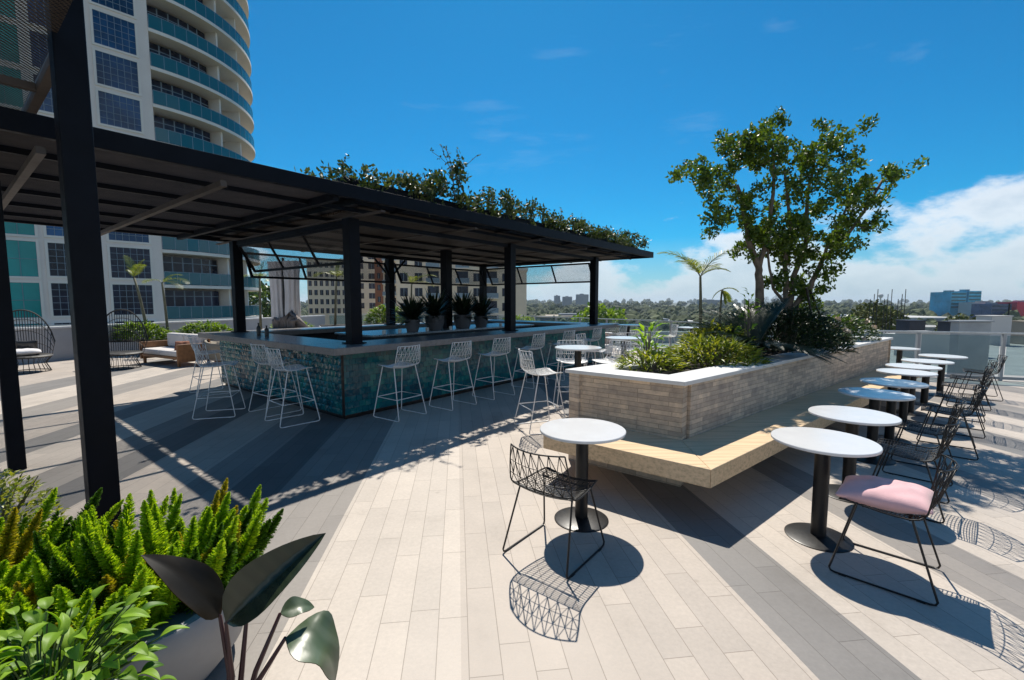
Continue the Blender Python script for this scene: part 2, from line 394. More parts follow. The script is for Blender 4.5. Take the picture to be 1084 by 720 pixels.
# unseen taller cloud bank, added behind the viewer to brighten the shaded faces
hx = math_(n, l, 'ADD', hx, math_(n, l, 'MULTIPLY', math_(n, l, 'MAXIMUM', math_(n, l, 'MULTIPLY', sp.outputs[1], -1), 0), .42))
q = math_(n, l, 'DIVIDE', math_(n, l, 'SUBTRACT', hx, sp.outputs[2]), .07)
q = math_(n, l, 'ADD', q, math_(n, l, 'MULTIPLY', math_(n, l, 'SUBTRACT', n1, .5), 9))
cm = n.new('ShaderNodeMapRange'); cm.interpolation_type = 'SMOOTHSTEP'; cm.inputs[1].default_value = 0; cm.inputs[2].default_value = 1.3; l.new(q, cm.inputs[0])
# thin cirrus streaks high up
mp2 = n.new('ShaderNodeMapping'); mp2.inputs['Scale'].default_value = (1.2, 3, 7); mp2.inputs['Rotation'].default_value = (0, R(14), 0); l.new(vec, mp2.inputs[0])
n2 = noise(n, l, mp2.outputs[0], 2.2, 6, .6)
ci = n.new('ShaderNodeMapRange'); ci.inputs[1].default_value = .6; ci.inputs[2].default_value = .8; ci.inputs[4].default_value = .16; l.new(n2, ci.inputs[0])
n3 = noise(n, l, mp.outputs[0], 11, 6, .6)
CLOUD_HI = (8.8, 9.0, 9.2); CLOUD_LO = (3.9, 5.0, 6.0)
cshade = mixc(n, l, cm.outputs[0], CLOUD_HI, CLOUD_LO)
qd = n.new('ShaderNodeMapRange'); qd.inputs[1].default_value = .6; qd.inputs[2].default_value = 4.0; l.new(q, qd.inputs[0])
qq = math_(n, l, 'MULTIPLY', qd.outputs[0], math_(n, l, 'ADD', n3, .45))
cshade = mixc(n, l, qq, CLOUD_HI, CLOUD_LO)
c1 = mixc(n, l, ci.outputs[0], tint, (5.5, 6.6, 7.6))
cmf = math_(n, l, 'MULTIPLY', cm.outputs[0], .82)
c2 = mixc(n, l, cmf, c1, cshade)
# milky air close to the horizon
hz = n.new('ShaderNodeMapRange'); hz.inputs[1].default_value = 0; hz.inputs[2].default_value = .13; hz.inputs[3].default_value = .75; hz.inputs[4].default_value = 0; l.new(sp.outputs[2], hz.inputs[0])
c3 = mixc(n, l, hz.outputs[0], c2, (4.4, 5.4, 6.2))
l.new(c3, bg.inputs[0]); bg.inputs[1].default_value = .09

sl = bpy.data.lights.new('sun', 'SUN'); sl.energy = 4.6; sl.angle = R(.5); sl.color = (1, .94, .84)
so = bpy.data.objects.new('sun', sl); COL.objects.link(so); so.rotation_euler = (R(-(90-SUN_E)), 0, 0); so.location = (0, 30, 40)
cd = bpy.data.cameras.new('camera'); cam = bpy.data.objects.new('camera', cd); COL.objects.link(cam)
cd.sensor_width = 36; cd.lens = 482/1084*36; cd.clip_start = .05; cd.clip_end = 60000
cam.location = (0, 0, H); cam.rotation_euler = (R(90)-math.atan(41/482), 0, 0); S.camera = cam
S.view_settings.view_transform = 'Standard'; S.view_settings.look = 'None'; S.view_settings.gamma = 1; S.view_settings.use_curve_mapping = False
S.view_settings.exposure = 0.36
S.render.engine = 'CYCLES'; S.cycles.max_bounces = 8; S.cycles.transparent_max_bounces = 16; S.cycles.use_denoising = True
S.cycles.caustics_reflective = False; S.cycles.caustics_refractive = False

# ------------------------------------------------------------------ terrain and terrace deck
GZ = -24.0
g = MB(); g.add([(-9000, -1500, GZ), (9000, -1500, GZ), (9000, 9000, GZ), (-9000, 9000, GZ)], [(0, 1, 2, 3)])
tag(g.build('ground', M['ground']), kind='structure')
DECK = [(15, -8), (15, 8.4), (8.0, 11.05), (5.6, 15.9), (2.0, 20.2), (-2.5, 25.5), (-10, 24.5), (-13.4, 13.0), (-21, 4), (-21, -8)]
d = MB(); d.add([(x, y, 0) for x, y in DECK], [tuple(range(len(DECK)))])
tag(d.build('terrace_floor', M['paving']), kind='structure')
d = MB(); d.prism([(x*1.0, y*1.0) for x, y in DECK], GZ, -.01)
tag(d.build('terrace_slab', M['concrete']), kind='structure')

# ------------------------------------------------------------------ pergola over the bar
RZ0, RZ1 = 3.05, 3.22      # fascia
UL, UR, VF, VB = -3.2, 13.6, 5.28, 11.35
US = 3.2                   # left end of the closed roof
perg = thing('bar_pergola', 'long dark steel pergola roofing the bar, with mesh ceiling and square posts', 'pergola', UV(3.9, 6.15, 0))
def part(mb, name, mat, parent=perg, **k): return mb.build(name, mat, parent, world=True, **k)
b = MB(); b.ubox(UL, UR, VF, VF+.07, RZ0, RZ1); part(b, 'fascia', M['steel'], bevel=.006)
b = MB(); b.ubox(UL, UR, VB-.07, VB, RZ0, RZ1); part(b, 'fascia', M['steel'], bevel=.006)
b = MB(); b.ubox(UR-.07, UR, VF+.072, VB-.072, RZ0, RZ1); part(b, 'fascia', M['steel'], bevel=.006)
b = MB(); b.ubox(UL, UL+.07, VF+.072, VB-.072, RZ0, RZ1); part(b, 'fascia', M['steel'], bevel=.006)
# closed roof deck, set back from the fascia so that a gap of daylight stays open all round
GAP = .33
b = MB(); b.ubox(US+.6, UR-.074, VF+.07+GAP+.16, VB-.074, 3.12, 3.2); part(b, 'roof_deck', M['steel'])
b = MB()
k = 0
v = VF+.07+GAP+.3
b2 = MB()
while v < VB-.12:                     # corrugated ceiling: ribs running along the roof
    b2.ubox(US+.75, UR-.08, v, v+.035, 3.085, 3.118); v += .07
part(b2, 'ceiling', M['ceiling'])
for v in (5.98, 7.0, 8.1, 9.2, 10.3):                       # joists along the roof
    b = MB(); b.ubox(UL+.07, UR-.07, v-.02, v+.02, 3.03, 3.083); part(b, 'joist', M['steel'])
for u in (-1.3, .62, 1.95, US+.72, 5.8, 7.7, 9.6, 11.5):   # cross beams
    b = MB(); b.ubox(u-.035, u+.035, VF+.071, VB-.071, 2.965, 2.988) if u > US else b.ubox(u-.03, u+.03, VF+.071, VB-.071, 2.93, 2.988)
    part(b, 'cross_beam', M['ceiling'])
u = US+1.3
while u < UR-.3:                                             # brackets that hold the fascia across the gap
    b = MB(); b.ubox(u, u+.05, VF+.072, VF+.07+GAP+.3, 3.1, 3.16); part(b, 'bracket', M['steel']); u += 1.25
# mesh over the open left bay
def sheet(pts, z): return MB().add([tuple(UV(u, v, z)) for u, v in pts], [(0, 1, 2, 3)])
v = VF+.09; b = MB()
while v < VB-.08: b.ubox(UL+.075, US-.025, v, v+.003, 3.09, 3.108); v += .03
part(b, 'louvre_panel', M['ceiling'])
# upper mesh canopy carried by the tall near post
part(sheet([(UL, 3.9), (.66, 3.9), (.66, 7.6), (UL, 7.6)], 3.6), 'mesh_panel', M['meshroof'])
b = MB(); b.ubox(.665, .735, 4.74, 7.62, 3.53, 3.63); part(b, 'edge_beam', M['canopy_beam'], bevel=.004)
for v in (5.73, 7.4):
    b = MB(); b.ubox(UL, .663, v-.025, v+.025, 3.53, 3.595); part(b, 'joist', M['canopy_beam'])
# planting trough on the roof, along the front and the left end
TZ0, TZ1 = 3.1, 3.42
b = MB(); b.ubox(US+.34, UR-.5, VF+.07+GAP, VF+.07+GAP+.29, TZ0+.103, TZ1); part(b, 'trough', M['steel'], bevel=.005)
b = MB(); b.ubox(US+.34, US+.74, VF+.07+GAP+.30, VB-.1, TZ0+.103, TZ1); part(b, 'trough', M['steel'], bevel=.005)
b = MB(); b.ubox(US-.02, US+.05, VF+.072, VB-.072, 3.0, 3.2); part(b, 'edge_beam', M['steel'])
# posts
CT = 1.10
for u in (3.92, 7.72, 11.5):
    for v in (6.15, 10.32):
        b = MB(); z0 = CT+.004
        b.ubox(u-.09, u+.09, v-.09, v+.09, z0, 2.96)
        o = part(b, 'post', M['steel'], bevel=.008)
        f = MB(); f.ubox(u-.13, u+.13, v-.13, v+.13, z0, z0+.015); part(f, 'base_plate', M['steel'], o)
b = MB(); b.ubox(7.62, 7.82, 8.02, 8.22, 1.09, 2.96); part(b, 'post', M['steel'], bevel=.008)
b = MB(); b.ubox(.36, .49, 6.82, 6.95, 0, 2.93); part(b, 'post', M['steel'], bevel=.008)
# the tall near post
b = MB(); b.ubox(.63, .81, 4.55, 4.73, 0, 5.2); part(b, 'post', M['steel'], bevel=.01)
# tilted mesh flaps hung between the posts
def flap(p, q, inward, drop=.5, swing=.28):
    p, q = Vector(p), Vector(q); d = (q-p).normalized(); dn = inward*swing - Z*drop
    f = MB(); w = .045
    f.beam(p, q, w, w); f.beam(p+dn, q+dn, w, w)
    f.beam(p+d*w/2, p+d*w/2+dn, w, w, up=d); f.beam(q-d*w/2, q-d*w/2+dn, w, w, up=d)
    L = (q-p).length
    for k in (1/3, 2/3): f.beam(p+d*L*k, p+d*L*k+dn, .035, .035, up=d)
    o = part(f, 'awning_flap', M['steel'])
    m = MB(); a = dn*.04; m.add([p+a, q+a, q+dn*.96, p+dn*.96], [(0, 1, 2, 3)]); part(m, 'mesh', M['meshflap'], o)
    s = MB(); s.beam(p+d*.12+Z*.02, p+d*.05+dn*.95+Z*.03, .03, .03); s.beam(q-d*.12+Z*.02, q-d*.05+dn*.95+Z*.03, .03, .03)
    return o
hz_ = 2.86
flap(UV(3.92, 6.3, hz_), UV(3.92, 10.17, hz_), U)
flap(UV(11.5, 6.3, hz_-.06), UV(11.5, 10.17, hz_-.06), U)
flap(UV(4.07, 10.32, hz_-.12), UV(7.57, 10.32, hz_-.12), -V)
flap(UV(7.87, 10.32, hz_-.12), UV(11.35, 10.32, hz_-.12), -V)
# perimeter header beams between posts
for (a, c) in (((4.02, 6.15), (7.62, 6.15)), ((7.82, 6.15), (11.4, 6.15)), ((4.02, 10.32), (7.62, 10.32)), ((7.82, 10.32), (11.4, 10.32)), ((3.92, 6.25), (3.92, 10.22)), ((11.5, 6.25), (11.5, 10.22))):
    b = MB(); b.beam(UV(a[0], a[1], 2.915), UV(c[0], c[1], 2.915), .07, .07); part(b, 'header', M['steel'])
# X stays at post heads
for u in (7.72,):
    for sgn in (-1, 1):
        b = MB(); b.beam(UV(u+.09*sgn, 10.3, 2.45), UV(u+.5*sgn, 10.3, 2.87), .04, .04); part(b, 'brace', M['steel'])

# ------------------------------------------------------------------ leaf helpers
def rvec(): 
    while True:
        p = Vector((random.uniform(-1, 1), random.uniform(-1, 1), random.uniform(-1, 1)))
        if .01 < p.length < 1: return p
def leaf(mb, p, d, L, w, nrm=None, bend=.15):
    d = d.normalized(); nn = nrm if nrm is not None else rvec()
    s = d.cross(nn)
    if s.length < 1e-4: s = d.cross(Z+Vector((.1, .2, 0)))
    s.normalize(); up = s.cross(d)
    a = p; m1 = p+d*L*.45+s*w/2+up*L*bend*.6; m2 = p+d*L*.45-s*w/2+up*L*bend*.6; mid = p+d*L*.5+up*L*bend*.2; t = p+d*L-up*L*bend
    mb.add([a, m1, t, m2, mid], [(0, 1, 4), (1, 2, 4), (2, 3, 4), (3, 0, 4)])
def leafq(mb, p, d, L, w):
    d = d.normalized(); s = d.cross(rvec())
    if s.length < 1e-4: s = Vector((1, 0, 0))
    s.normalize(); mb.add([p, p+d*L*.5+s*w/2, p+d*L, p+d*L*.5-s*w/2], [(0, 1, 2, 3)])

# vines on the roof trough
vm = MB(); vs = MB()
def vine_clump(u, v, hgt, rad, cnt):
    c = UV(u, v, TZ1); sub = [Vector((random.uniform(-rad, rad), random.uniform(-rad, rad)*.5, random.uniform(-.12, hgt))) for _ in range(7)]
    for i in range(cnt):
        o_ = random.choice(sub); p = o_+rvec()*random.uniform(.05, .2)
        q = c+p; leafq(vm, q, rvec()+Z*.3, random.uniform(.05, .1), random.uniform(.03, .06))
    for i in range(max(1, int(cnt/120))):
        p0 = c+Vector((random.uniform(-rad, rad), random.uniform(-rad, rad)*.5, 0)); pts = [p0]; dd = (Z+rvec()*.5)
        for k in range(7): dd = (dd+rvec()*.45).normalized(); pts.append(pts[-1]+dd*hgt*.22)
        vs.tube(pts, .004, 4)
        for q in pts[2:]:
            for _ in range(3): leafq(vm, q+rvec()*.03, rvec(), random.uniform(.035, .07), .035)
prof = [(3.4, .12, 60), (3.7, .2, 120), (4.1, .25, 150), (4.5, .30, 330), (4.8, .34, 360), (5.15, .33, 380), (5.5, .62, 420), (5.75, .72, 430), (6.05, .4, 300), (6.4, .45, 330), (6.7, .5, 330), (7.1, .34, 300), (7.5, .4, 420), (7.9, .42, 420), (8.3, .3, 350),
        (8.7, .45, 380), (9.1, .38, 380), (9.5, .36, 360), (9.9, .4, 380), (10.3, .42, 380), (10.7, .3, 360), (11.1, .4, 360), (11.5, .36, 380), (11.9, .32, 360), (12.3, .36, 360), (12.7, .34, 360), (13.1, .36, 320)]
for (u, h_, c_) in prof: vine_clump(u, 5.74+random.uniform(-.1, .08), h_*(.95 if 5.4 < u < 6 else .55), .32, int(c_*1.0))
for i in range(14): vine_clump(US+.5, 6.3+i*.36, random.uniform(.15, .28), .24, 170)
vo_ = vm.build('roof_vine', M['vine_leaf']); tag(vo_, 'loose green vine spilling over the dark pergola roof edge', 'vine', kind='stuff')
st_ = vs.build('stem', M['bark'], vo_)

# ------------------------------------------------------------------ bar
bar = thing('bar_counter', 'island bar clad in glossy teal tiles under a grey stone counter', 'bar', UV(7.6, 8.2, 0))
B0, B1, C0, C1 = 3.62, 11.9, 5.99, 10.55
def bp(mb, name, mat, parent=bar, **k): return mb.build(name, mat, parent, world=True, **k)
b = MB()
b.ubox(B0, B1, C0, C0+.16, .06, .998); b.ubox(B0, B1, C1-.16, C1, .06, .998)
b.ubox(B0, B0+.16, C0+.163, C1-.163, .06, .998); b.ubox(B1-.16, B1, C0+.163, C1-.163, .06, .998)
bp(b, 'carcass', M['counter_dark'])
b = MB(); b.ubox(B0+.04, B1-.04, C0+.04, C1-.04, .0, .058); bp(b, 'plinth', M['black'])
def tiles(o, a, nrm, L, rel=1.0, z0=.07, z1=.99, w=.1, h=.092):
    t = MB(); o = Vector(o); nr = int((z1-z0)/h); nc = int(L/w); h = (z1-z0)/nr; w = L/nc
    for r in range(nr):
        sh = (r % 2)*.5
        for c in range(-1, nc+1):
            x0 = max(0, (c+sh)*w); x1 = min(L, (c+1+sh)*w)
            if x1-x0 < .01: continue
            za, zb = z0+r*h, z0+(r+1)*h
            g_ = .0015; x0 += g_; x1 -= g_; za += g_; zb -= g_
            # four facets around an off-centre apex: every tile throws its own reflections
            ap = o+a*((x0+x1)/2+random.uniform(-.3, .3)*(x1-x0))+Z*((za+zb)/2+random.uniform(-.3, .3)*h)+nrm*random.uniform(.006, .02)*rel
            vs_ = [o+a*x+Z*z+nrm*random.uniform(.003, .008) for x, z in ((x0, za), (x1, za), (x1, zb), (x0, zb))]
            vs_ += [o+a*x+Z*z for x, z in ((x0, za), (x1, za), (x1, zb), (x0, zb))]
            fl = a.cross(Z).dot(nrm) > 0
            F = [(0, 1, 8), (1, 2, 8), (2, 3, 8), (3, 0, 8), (4, 5, 1, 0), (5, 6, 2, 1), (6, 7, 3, 2), (7, 4, 0, 3)]
            t.add(vs_+[ap], F if fl else [f[::-1] for f in F])
    return t
bp(tiles(UV(B0-.002, C0+.0, 0), V, -U, C1-C0, 1.3), 'tile_facing', M['tile'])
bp(tiles(UV(B0, C0-.002, 0), U, -V, B1-B0, .35), 'tile_facing', M['tile'])
bp(tiles(UV(B1+.002, C0, 0), V, U, C1-C0), 'tile_facing', M['tile'])
b = MB(); b.ubox(B0-.03, B0-.002, C0-.03, C0-.002, .06, .995); bp(b, 'corner_trim', M['black'])
OV = .3; IN = .5
b = MB()
b.ubox(B0-OV, B1+OV, C0-OV, C0+IN, 1.0, 1.1); b.ubox(B0-OV, B1+OV, C1-IN, C1+OV, 1.0, 1.1)
b.ubox(B0-OV, B0+IN, C0+IN+.002, C1-IN-.002, 1.0, 1.1); b.ubox(B1-IN, B1+OV, C0+IN+.002, C1-IN-.002, 1.0, 1.1)
bp(b, 'countertop', M['counter'], bevel=.006)
b = MB(); b.ubox(5.2, 10.4, 7.5, 8.75, .06, 1.05); bp(b, 'back_bar', M['counter_dark'])
b = MB(); b.ubox(5.15, 10.45, 7.45, 8.8, 1.052, 1.09); bp(b, 'back_bar_top', M['stainless'], bevel=.004)
b = MB(); b.ubox(4.15, 11.35, 6.52, 6.9, .82, .86); bp(b, 'work_shelf', M['stainless'])
b = MB(); b.ubox(4.15, 4.5, 6.92, 10.0, .82, .86); bp(b, 'work_shelf', M['stainless'])

# pots with dark agaves on the back bar
def spiky(mb, c, nl, L, w, up=.7, mat=None):
    for i in range(nl):
        a = i*2.4+random.uniform(-.2, .2); e = random.uniform(.15, 1.35)
        d0 = Vector((math.cos(a)*math.cos(e), math.sin(a)*math.cos(e), math.sin(e))); l_ = L*random.uniform(.75, 1.1)
        pts = []; p = Vector(c); dd = d0.copy()
        for k in range(5): pts.append(p.copy()); dd = (dd-Z*.13).normalized(); p = p+dd*l_/4
        s = d0.cross(Z); s = s.normalized() if s.length > .01 else Vector((1, 0, 0))
        ws = [w*.6, w, w*.85, w*.5, .002]
        vs_ = []
        for q, ww in zip(pts, ws): vs_ += [q-s*ww/2, q+s*ww/2]
        mb.add(vs_, [(2*k, 2*k+1, 2*k+3, 2*k+2) for k in range(4)])
for (u, v, r, h_, lab) in ((6.3, 7.68, .16, .26, 'smallest dark agave in a grey pot, left end of the bar plant row'), (6.97, 7.72, .22, .33, 'large dark agave in a grey pot, just left of the thick inner post'),
                     (7.86, 7.72, .22, .33, 'large dark agave in a grey pot, just right of the thick inner post'), (8.55, 7.75, .18, .28, 'mid sized dark agave in a pot, right end of the bar plant row')):
    t = thing('potted_agave', lab, 'potted plant', UV(u, v, 1.091), 0, 'potted agaves on the back bar')
    p = MB(); p.lathe([(r*.72, 0), (r*.95, h_*.5), (r, h_*.9), (r*.97, h_), (r*.88, h_), (r*.86, h_-.03), (.01, h_-.03)], 24); p.build('pot', M['potdark'], t, smooth=True, angle=40)
    f = MB(); spiky(f, (0, 0, h_-.04), 170, .5+r*.9, .065); f.build('foliage', M['agave'], t)
for i, (u, v) in enumerate(((5.5, 7.58), (5.9, 7.6), (6.62, 7.58), (7.3, 7.56), (9.1, 7.56))):
    o = MB().lathe([(.035, 0), (.04, .05), (.036, .08), (.03, .08), (.028, .05), (.005, .05)], 14).build('votive', M['wax'], smooth=True, angle=40)
    o.location = UV(u, v, 1.0915)
    tag(o, 'small white votive cup among the pots on the back bar', 'votive cup', 'votive cups on the back bar')
for (u, v, hh, lab) in ((3.72, 8.62, .2, 'dark soap pump bottle standing nearer on the left end of the bar'), (3.72, 8.95, .24, 'taller dark bottle standing farther along the left end of the bar')):
    o = MB().lathe([(.035, 0), (.037, hh*.6), (.03, hh*.7), (.012, hh*.78), (.012, hh*.93), (.016, hh*.94), (.016, hh), (.004, hh)], 14).build('bottle', M['plastic_black'], smooth=True, angle=40)
    o.location = UV(u, v, 1.1015); tag(o, lab, 'bottle', 'bottles on the bar')

# ------------------------------------------------------------------ wire chairs and stools
def wire_seat(h, mat, root, k=1.0, foot=None, rw=.0022, rf=.0055):
    PR = [(.24, .004), (.2, .012), (.1, .002), (0, -.008), (-.1, -.008), (-.165, .012), (-.205, .06), (-.235, .14), (-.262, .23), (-.29, .33)]
    WD = [.205, .215, .23, .238, .242, .244, .243, .238, .228, .212]
    def SF(s, t):
        x = s*(len(PR)-1); i = min(int(x), len(PR)-2); f = x-i
        y = PR[i][0]*(1-f)+PR[i+1][0]*f; z = PR[i][1]*(1-f)+PR[i+1][1]*f; w = WD[i]*(1-f)+WD[i+1]*f
        back = max(0, (s-.5)/.5)
        return Vector((w*t, y+.075*back*t*t, h+(z+.028*(1-back)*t*t)))*1.0
    ss = .6
    seat = MB(); N = 26
    for i in range(N):
        s = .03+(ss-.03)*i/(N-1); seat.tube([SF(s, t/5) for t in range(-5, 6)], rw, 4)
    for t in (-.8, -.6, -.4, -.2, 0, .2, .4, .6, .8): seat.tube([SF(ss*i/8, t) for i in range(9)], rw, 4)
    seat.tube([SF(0, t/5) for t in range(-5, 6)], rf*.8, 6)
    for t in (-1, 1): seat.tube([SF(ss*i/8, t) for i in range(9)], rf*.8, 6)
    seat.build('seat', mat, root, smooth=True)
    back = MB()
    for s in (.74, .87): back.tube([SF(s, t/5) for t in range(-5, 6)], rw, 4)
    for t in (-1, 1): back.tube([SF(ss+(1-ss)*i/6, t) for i in range(7)], rf*.8, 6)
    back.tube([SF(1, t/6) for t in range(-6, 7)], rf*.8, 6)
    back.tube([SF(ss, t/6) for t in range(-6, 7)], rf*.7, 6)
    nz = 7
    for i in range(nz):
        t0 = -1+2*i/nz; t1 = t0+2/nz; tm = (t0+t1)/2
        back.tube([SF(ss, t0), SF(.74, tm), SF(.87, t0 if i else t0), SF(1, tm)], rw, 4)
        back.tube([SF(ss, t1), SF(.74, tm), SF(.87, t1), SF(1, tm)], rw, 4)
        back.tube([SF(.74, tm), SF(1, tm)], rw, 4)
        if i: back.tube([SF(ss, t0), SF(.87, t0)], rw, 4)
    back.build('backrest', mat, root, smooth=True)
    sp_ = .03 if not foot else .05
    for sx in (-1, 1):
        tf = SF(.16, sx*.86)-Z*.006; tb = SF(.47, sx*.86)-Z*.006
        xf = sx*(.225+sp_); yf = .235+sp_; yb = -.22-sp_
        lg = MB(); c = .03
        lg.tube([tf, tf+(Vector((xf, yf, c))-tf)*1.0, Vector((xf, yf-.008, .012)), Vector((xf, yf-c, .007)), Vector((xf, yb+c, .007)), Vector((xf, yb+.008, .012)), Vector((xf, yb, c)), tb], rf, 6)
        for yy in (yf-.07, yb+.07): lg.obox((xf-.008, yy-.02, 0), (.016, 0, 0), (0, .04, 0), (0, 0, .008))
        lg.build('leg', mat, root, smooth=True, angle=60)
    if foot:
        ft = MB()
        def at(sx, fr):
            tp = SF(.16 if fr else .47, sx*.86); bt = Vector((sx*(.225+sp_), (.235+sp_) if fr else (-.22-sp_), .0)); f = foot/h
            return bt+(tp-bt)*f
        ft.tube([at(-1, 1), at(1, 1), at(1, 0), at(-1, 0)], rf*.85, 6, closed=True); ft.build('footrest', mat, root)
    else:
        ft = MB(); ft.tube([SF(.2, -.86)-Z*.01, SF(.2, .86)-Z*.01], rf*.8, 6); ft.tube([SF(.45, -.86)-Z*.01, SF(.45, .86)-Z*.01], rf*.8, 6); ft.build('seat_rail', mat, root)
    return root
stool0 = wire_seat(.755, M['white_metal'], thing('bar_stool', 'x', 'bar stool'), foot=.3, rw=.0032, rf=.0075)
chair0 = wire_seat(.445, M['black'], thing('wire_chair', 'x', 'chair'), rw=.0028, rf=.0065)
used = set()
def place(proto, loc, facing, label, group):
    o = proto if proto.name not in used else copy_tree(proto)
    used.add(proto.name)
    f = Vector(facing); o.location = loc; o.rotation_euler = (0, 0, math.atan2(f.y, f.x)-math.pi/2)
    o['label'] = label; o['group'] = group
    return o
GS = 'white wire bar stools around the bar'
def jit(f, a): 
    return Matrix.Rotation(R(a), 3, 'Z') @ Vector(f)
for (u, v, a, lab) in ((4.3, 5.56, 4, 'white wire stool on the front side of the bar, closest to its dark corner'),
                       (5.28, 5.42, 0, 'white wire stool on the front side of the bar, second from its dark corner'),
                       (6.3, 5.4, -3, 'white wire stool on the front side of the bar, third from its dark corner'),
                       (7.55, 5.48, 3, 'white wire stool at the bar front beside the middle post, fourth from the corner'),
                       (8.75, 5.48, -2, 'white wire stool at the bar front just past the middle post, fifth from the corner'),
                       (10.1, 5.5, 2, 'white wire stool at the bar front, sixth from the dark corner'),
                       (11.6, 5.5, 0, 'white wire stool at the far right end of the bar front')):
    place(stool0, UV(u, v), jit(V, a), lab, GS)
for (x, y, f, lab) in ((-3.2, 6.5, jit(U, -4), 'white wire stool at the left side of the bar, nearest the dark corner'),
                       (-3.76, 7.1, jit(U, 2), 'white wire stool at the left side of the bar, second from the corner'),
                       (-4.52, 6.92, (.95, .28, 0), 'white wire stool turned askew and pulled out from the left side of the bar'),
                       (-5.75, 8.55, jit(U, -6), 'white wire stool at the outer left end of the bar, beyond the askew one')):
    place(stool0, (x, y, 0), f, lab, GS)
GH = 'white wire stools at the round high tables'
place(stool0, (.38, 6.15, 0), (.93, .36, 0), 'sunlit white wire stool beside the brick planter, facing the nearest high table', GH)
place(stool0, (.98, 7.35, 0), (.0, -1, 0), 'white wire stool behind the nearest high table with its back to the bar', GH)
place(stool0, (1.62, 7.35, 0), (-.75, -.6, 0), 'white wire stool right of the nearest high table, half hidden by the planter', GH)
place(stool0, (1.55, 8.9, 0), (.8, -.5, 0), 'white wire stool at the bar side of the farther high table', GH)
place(stool0, (2.35, 9.2, 0), (-.3, -.9, 0), 'white wire stool behind the farther high table', GH)

GC = 'black wire chairs along the row of cafe tables'
def cafe(name, loc, h, lab, grp, r=.335, br=.215):
    t = thing(name, lab, 'table', loc, 0, grp)
    MB().lathe([(r-.008, h-.022), (r, h-.018), (r, h-.004), (r-.004, h), (.01, h)], 56).build('tabletop', M['white_top'], t, smooth=True, angle=35)
    MB().lathe([(.05, .016), (.05, h-.03), (.13, h-.029), (.13, h-.0225), (.01, h-.0225)], 24).build('column', M['black'], t, smooth=True, angle=35)
    MB().lathe([(br, 0), (br, .006), (br-.012, .011), (.06, .024), (.01, .024)], 48).build('base', M['black'], t, smooth=True, angle=35)
    return t
cafe('cafe_table', (.555, 3.515, 0), .74, 'round white cafe table standing alone in front of the wooden bench', 'round cafe tables')
row = [((2.265, 3.235), 'round white cafe table nearest the camera in the row, beside the pink cushion chair'),
       ((3.04, 3.99), 'round white cafe table second in the row along the bench'),
       ((3.98, 4.92), 'round cafe table third in the row, its top reflecting blue sky'),
       ((4.74, 5.60), 'round cafe table fourth in the row, its top patterned by tree shade'),
       ((5.62, 6.43), 'round white cafe table fifth in the row along the bench'),
       ((6.22, 7.0), 'round white cafe table sixth in the row along the bench'),
       ((7.0, 7.62), 'round white cafe table seventh in the row, close to the glass railing'),
       ((7.93, 8.33), 'round white cafe table last in the row, against the glass railing')]
chl = ['black wire chair carrying the pink cushion, nearest the camera in the row', 'black wire chair right behind the pink cushion chair', 'black wire chair third in the row, in tree shade', 'black wire chair fourth in the row along the cafe tables',
       'black wire chair fifth in the row along the cafe tables', 'black wire chair sixth in the row along the cafe tables', 'black wire chair seventh in the row, close to the glass railing', 'black wire chair last in the row, against the glass railing']
pos = {}
for i, ((x, y), lab) in enumerate(row):
    cafe('cafe_table', (x, y, 0), .74, lab, 'round cafe tables')
    j = random.uniform(-.05, .05) if i else 0
    cx_, cy_ = ((2.42, 2.81), (3.39, 3.78), (4.15, 4.5), (5.08, 5.2), (6.0, 6.0), (6.78, 6.75), (7.58, 7.45), (8.5, 8.15))[i]
    place(chair0, (cx_, cy_, 0), jit((-.72, .70, 0), random.uniform(-6, 6) if i else 0), chl[i], GC)
cafe('cafe_table', (8.35, 9.75, 0), .74, 'round white cafe table just past the far end of the brick planter', 'round cafe tables')
place(chair0, (.293, 3.06, 0), (.61, .79, 0), 'black wire chair pulled up to the lone cafe table by the bench', 'black chair at the lone cafe table')
for (x, y, lab) in ((.955, 6.55, 'round white high table closest to the left end of the brick planter'), (2.05, 8.3, 'round white high table farther back beside the bar end'), (4.6, 11.6, 'round white high table behind the yellow green shrubs')):
    cafe('high_table', (x, y, 0), 1.08, lab, 'round high tables')

# pink cushion on the first chair of the row
def pillow(name, w, d, h, mat, loc, rz, tilt=0):
    N = 14; vs_ = []; fs = []
    for side in (1, -1):
        for i in range(N+1):
            for j in range(N+1):
                a = i/N*2-1; c = j/N*2-1
                e = (1-abs(a)**2.6)*(1-abs(c)**2.6); th = max(e, 0)**.5*h/2
                k = 1-.06*(1-abs(a)*abs(c))*(abs(a)**3+abs(c)**3)
                wr = (.008*math.sin(a*9+c*4+2*math.sin(c*3))+.006*math.sin(c*13-a*5)+.005*math.sin((abs(a)-abs(c))*16)*abs(a*c)*2)*e
                vs_.append((a*w/2*k, c*d/2*k, side*th+wr+h*.5))
    def ix(s, i, j): return s*(N+1)**2+i*(N+1)+j
    for s in (0, 1):
        for i in range(N):
            for j in range(N):
                f = (ix(s, i, j), ix(s, i+1, j), ix(s, i+1, j+1), ix(s, i, j+1)); fs.append(f if s == 0 else f[::-1])
    o = MB().add(vs_, fs).build(name, mat, smooth=True); o.location = loc; o.rotation_euler = (tilt, 0, rz)
    m = o.modifiers.new('weld', 'WELD'); m.merge_threshold = .001
    s = o.modifiers.new('sub', 'SUBSURF'); s.levels = 1; s.render_levels = 1
    return o
x, y = row[0][0]
pc = pillow('cushion', .45, .5, .14, M['pink'], (2.42-.02, 2.81+.02, .440), math.atan2(.70, -.72)-math.pi/2, R(-3))
tag(pc, 'pink square cushion lying on the nearest black wire chair', 'cushion')
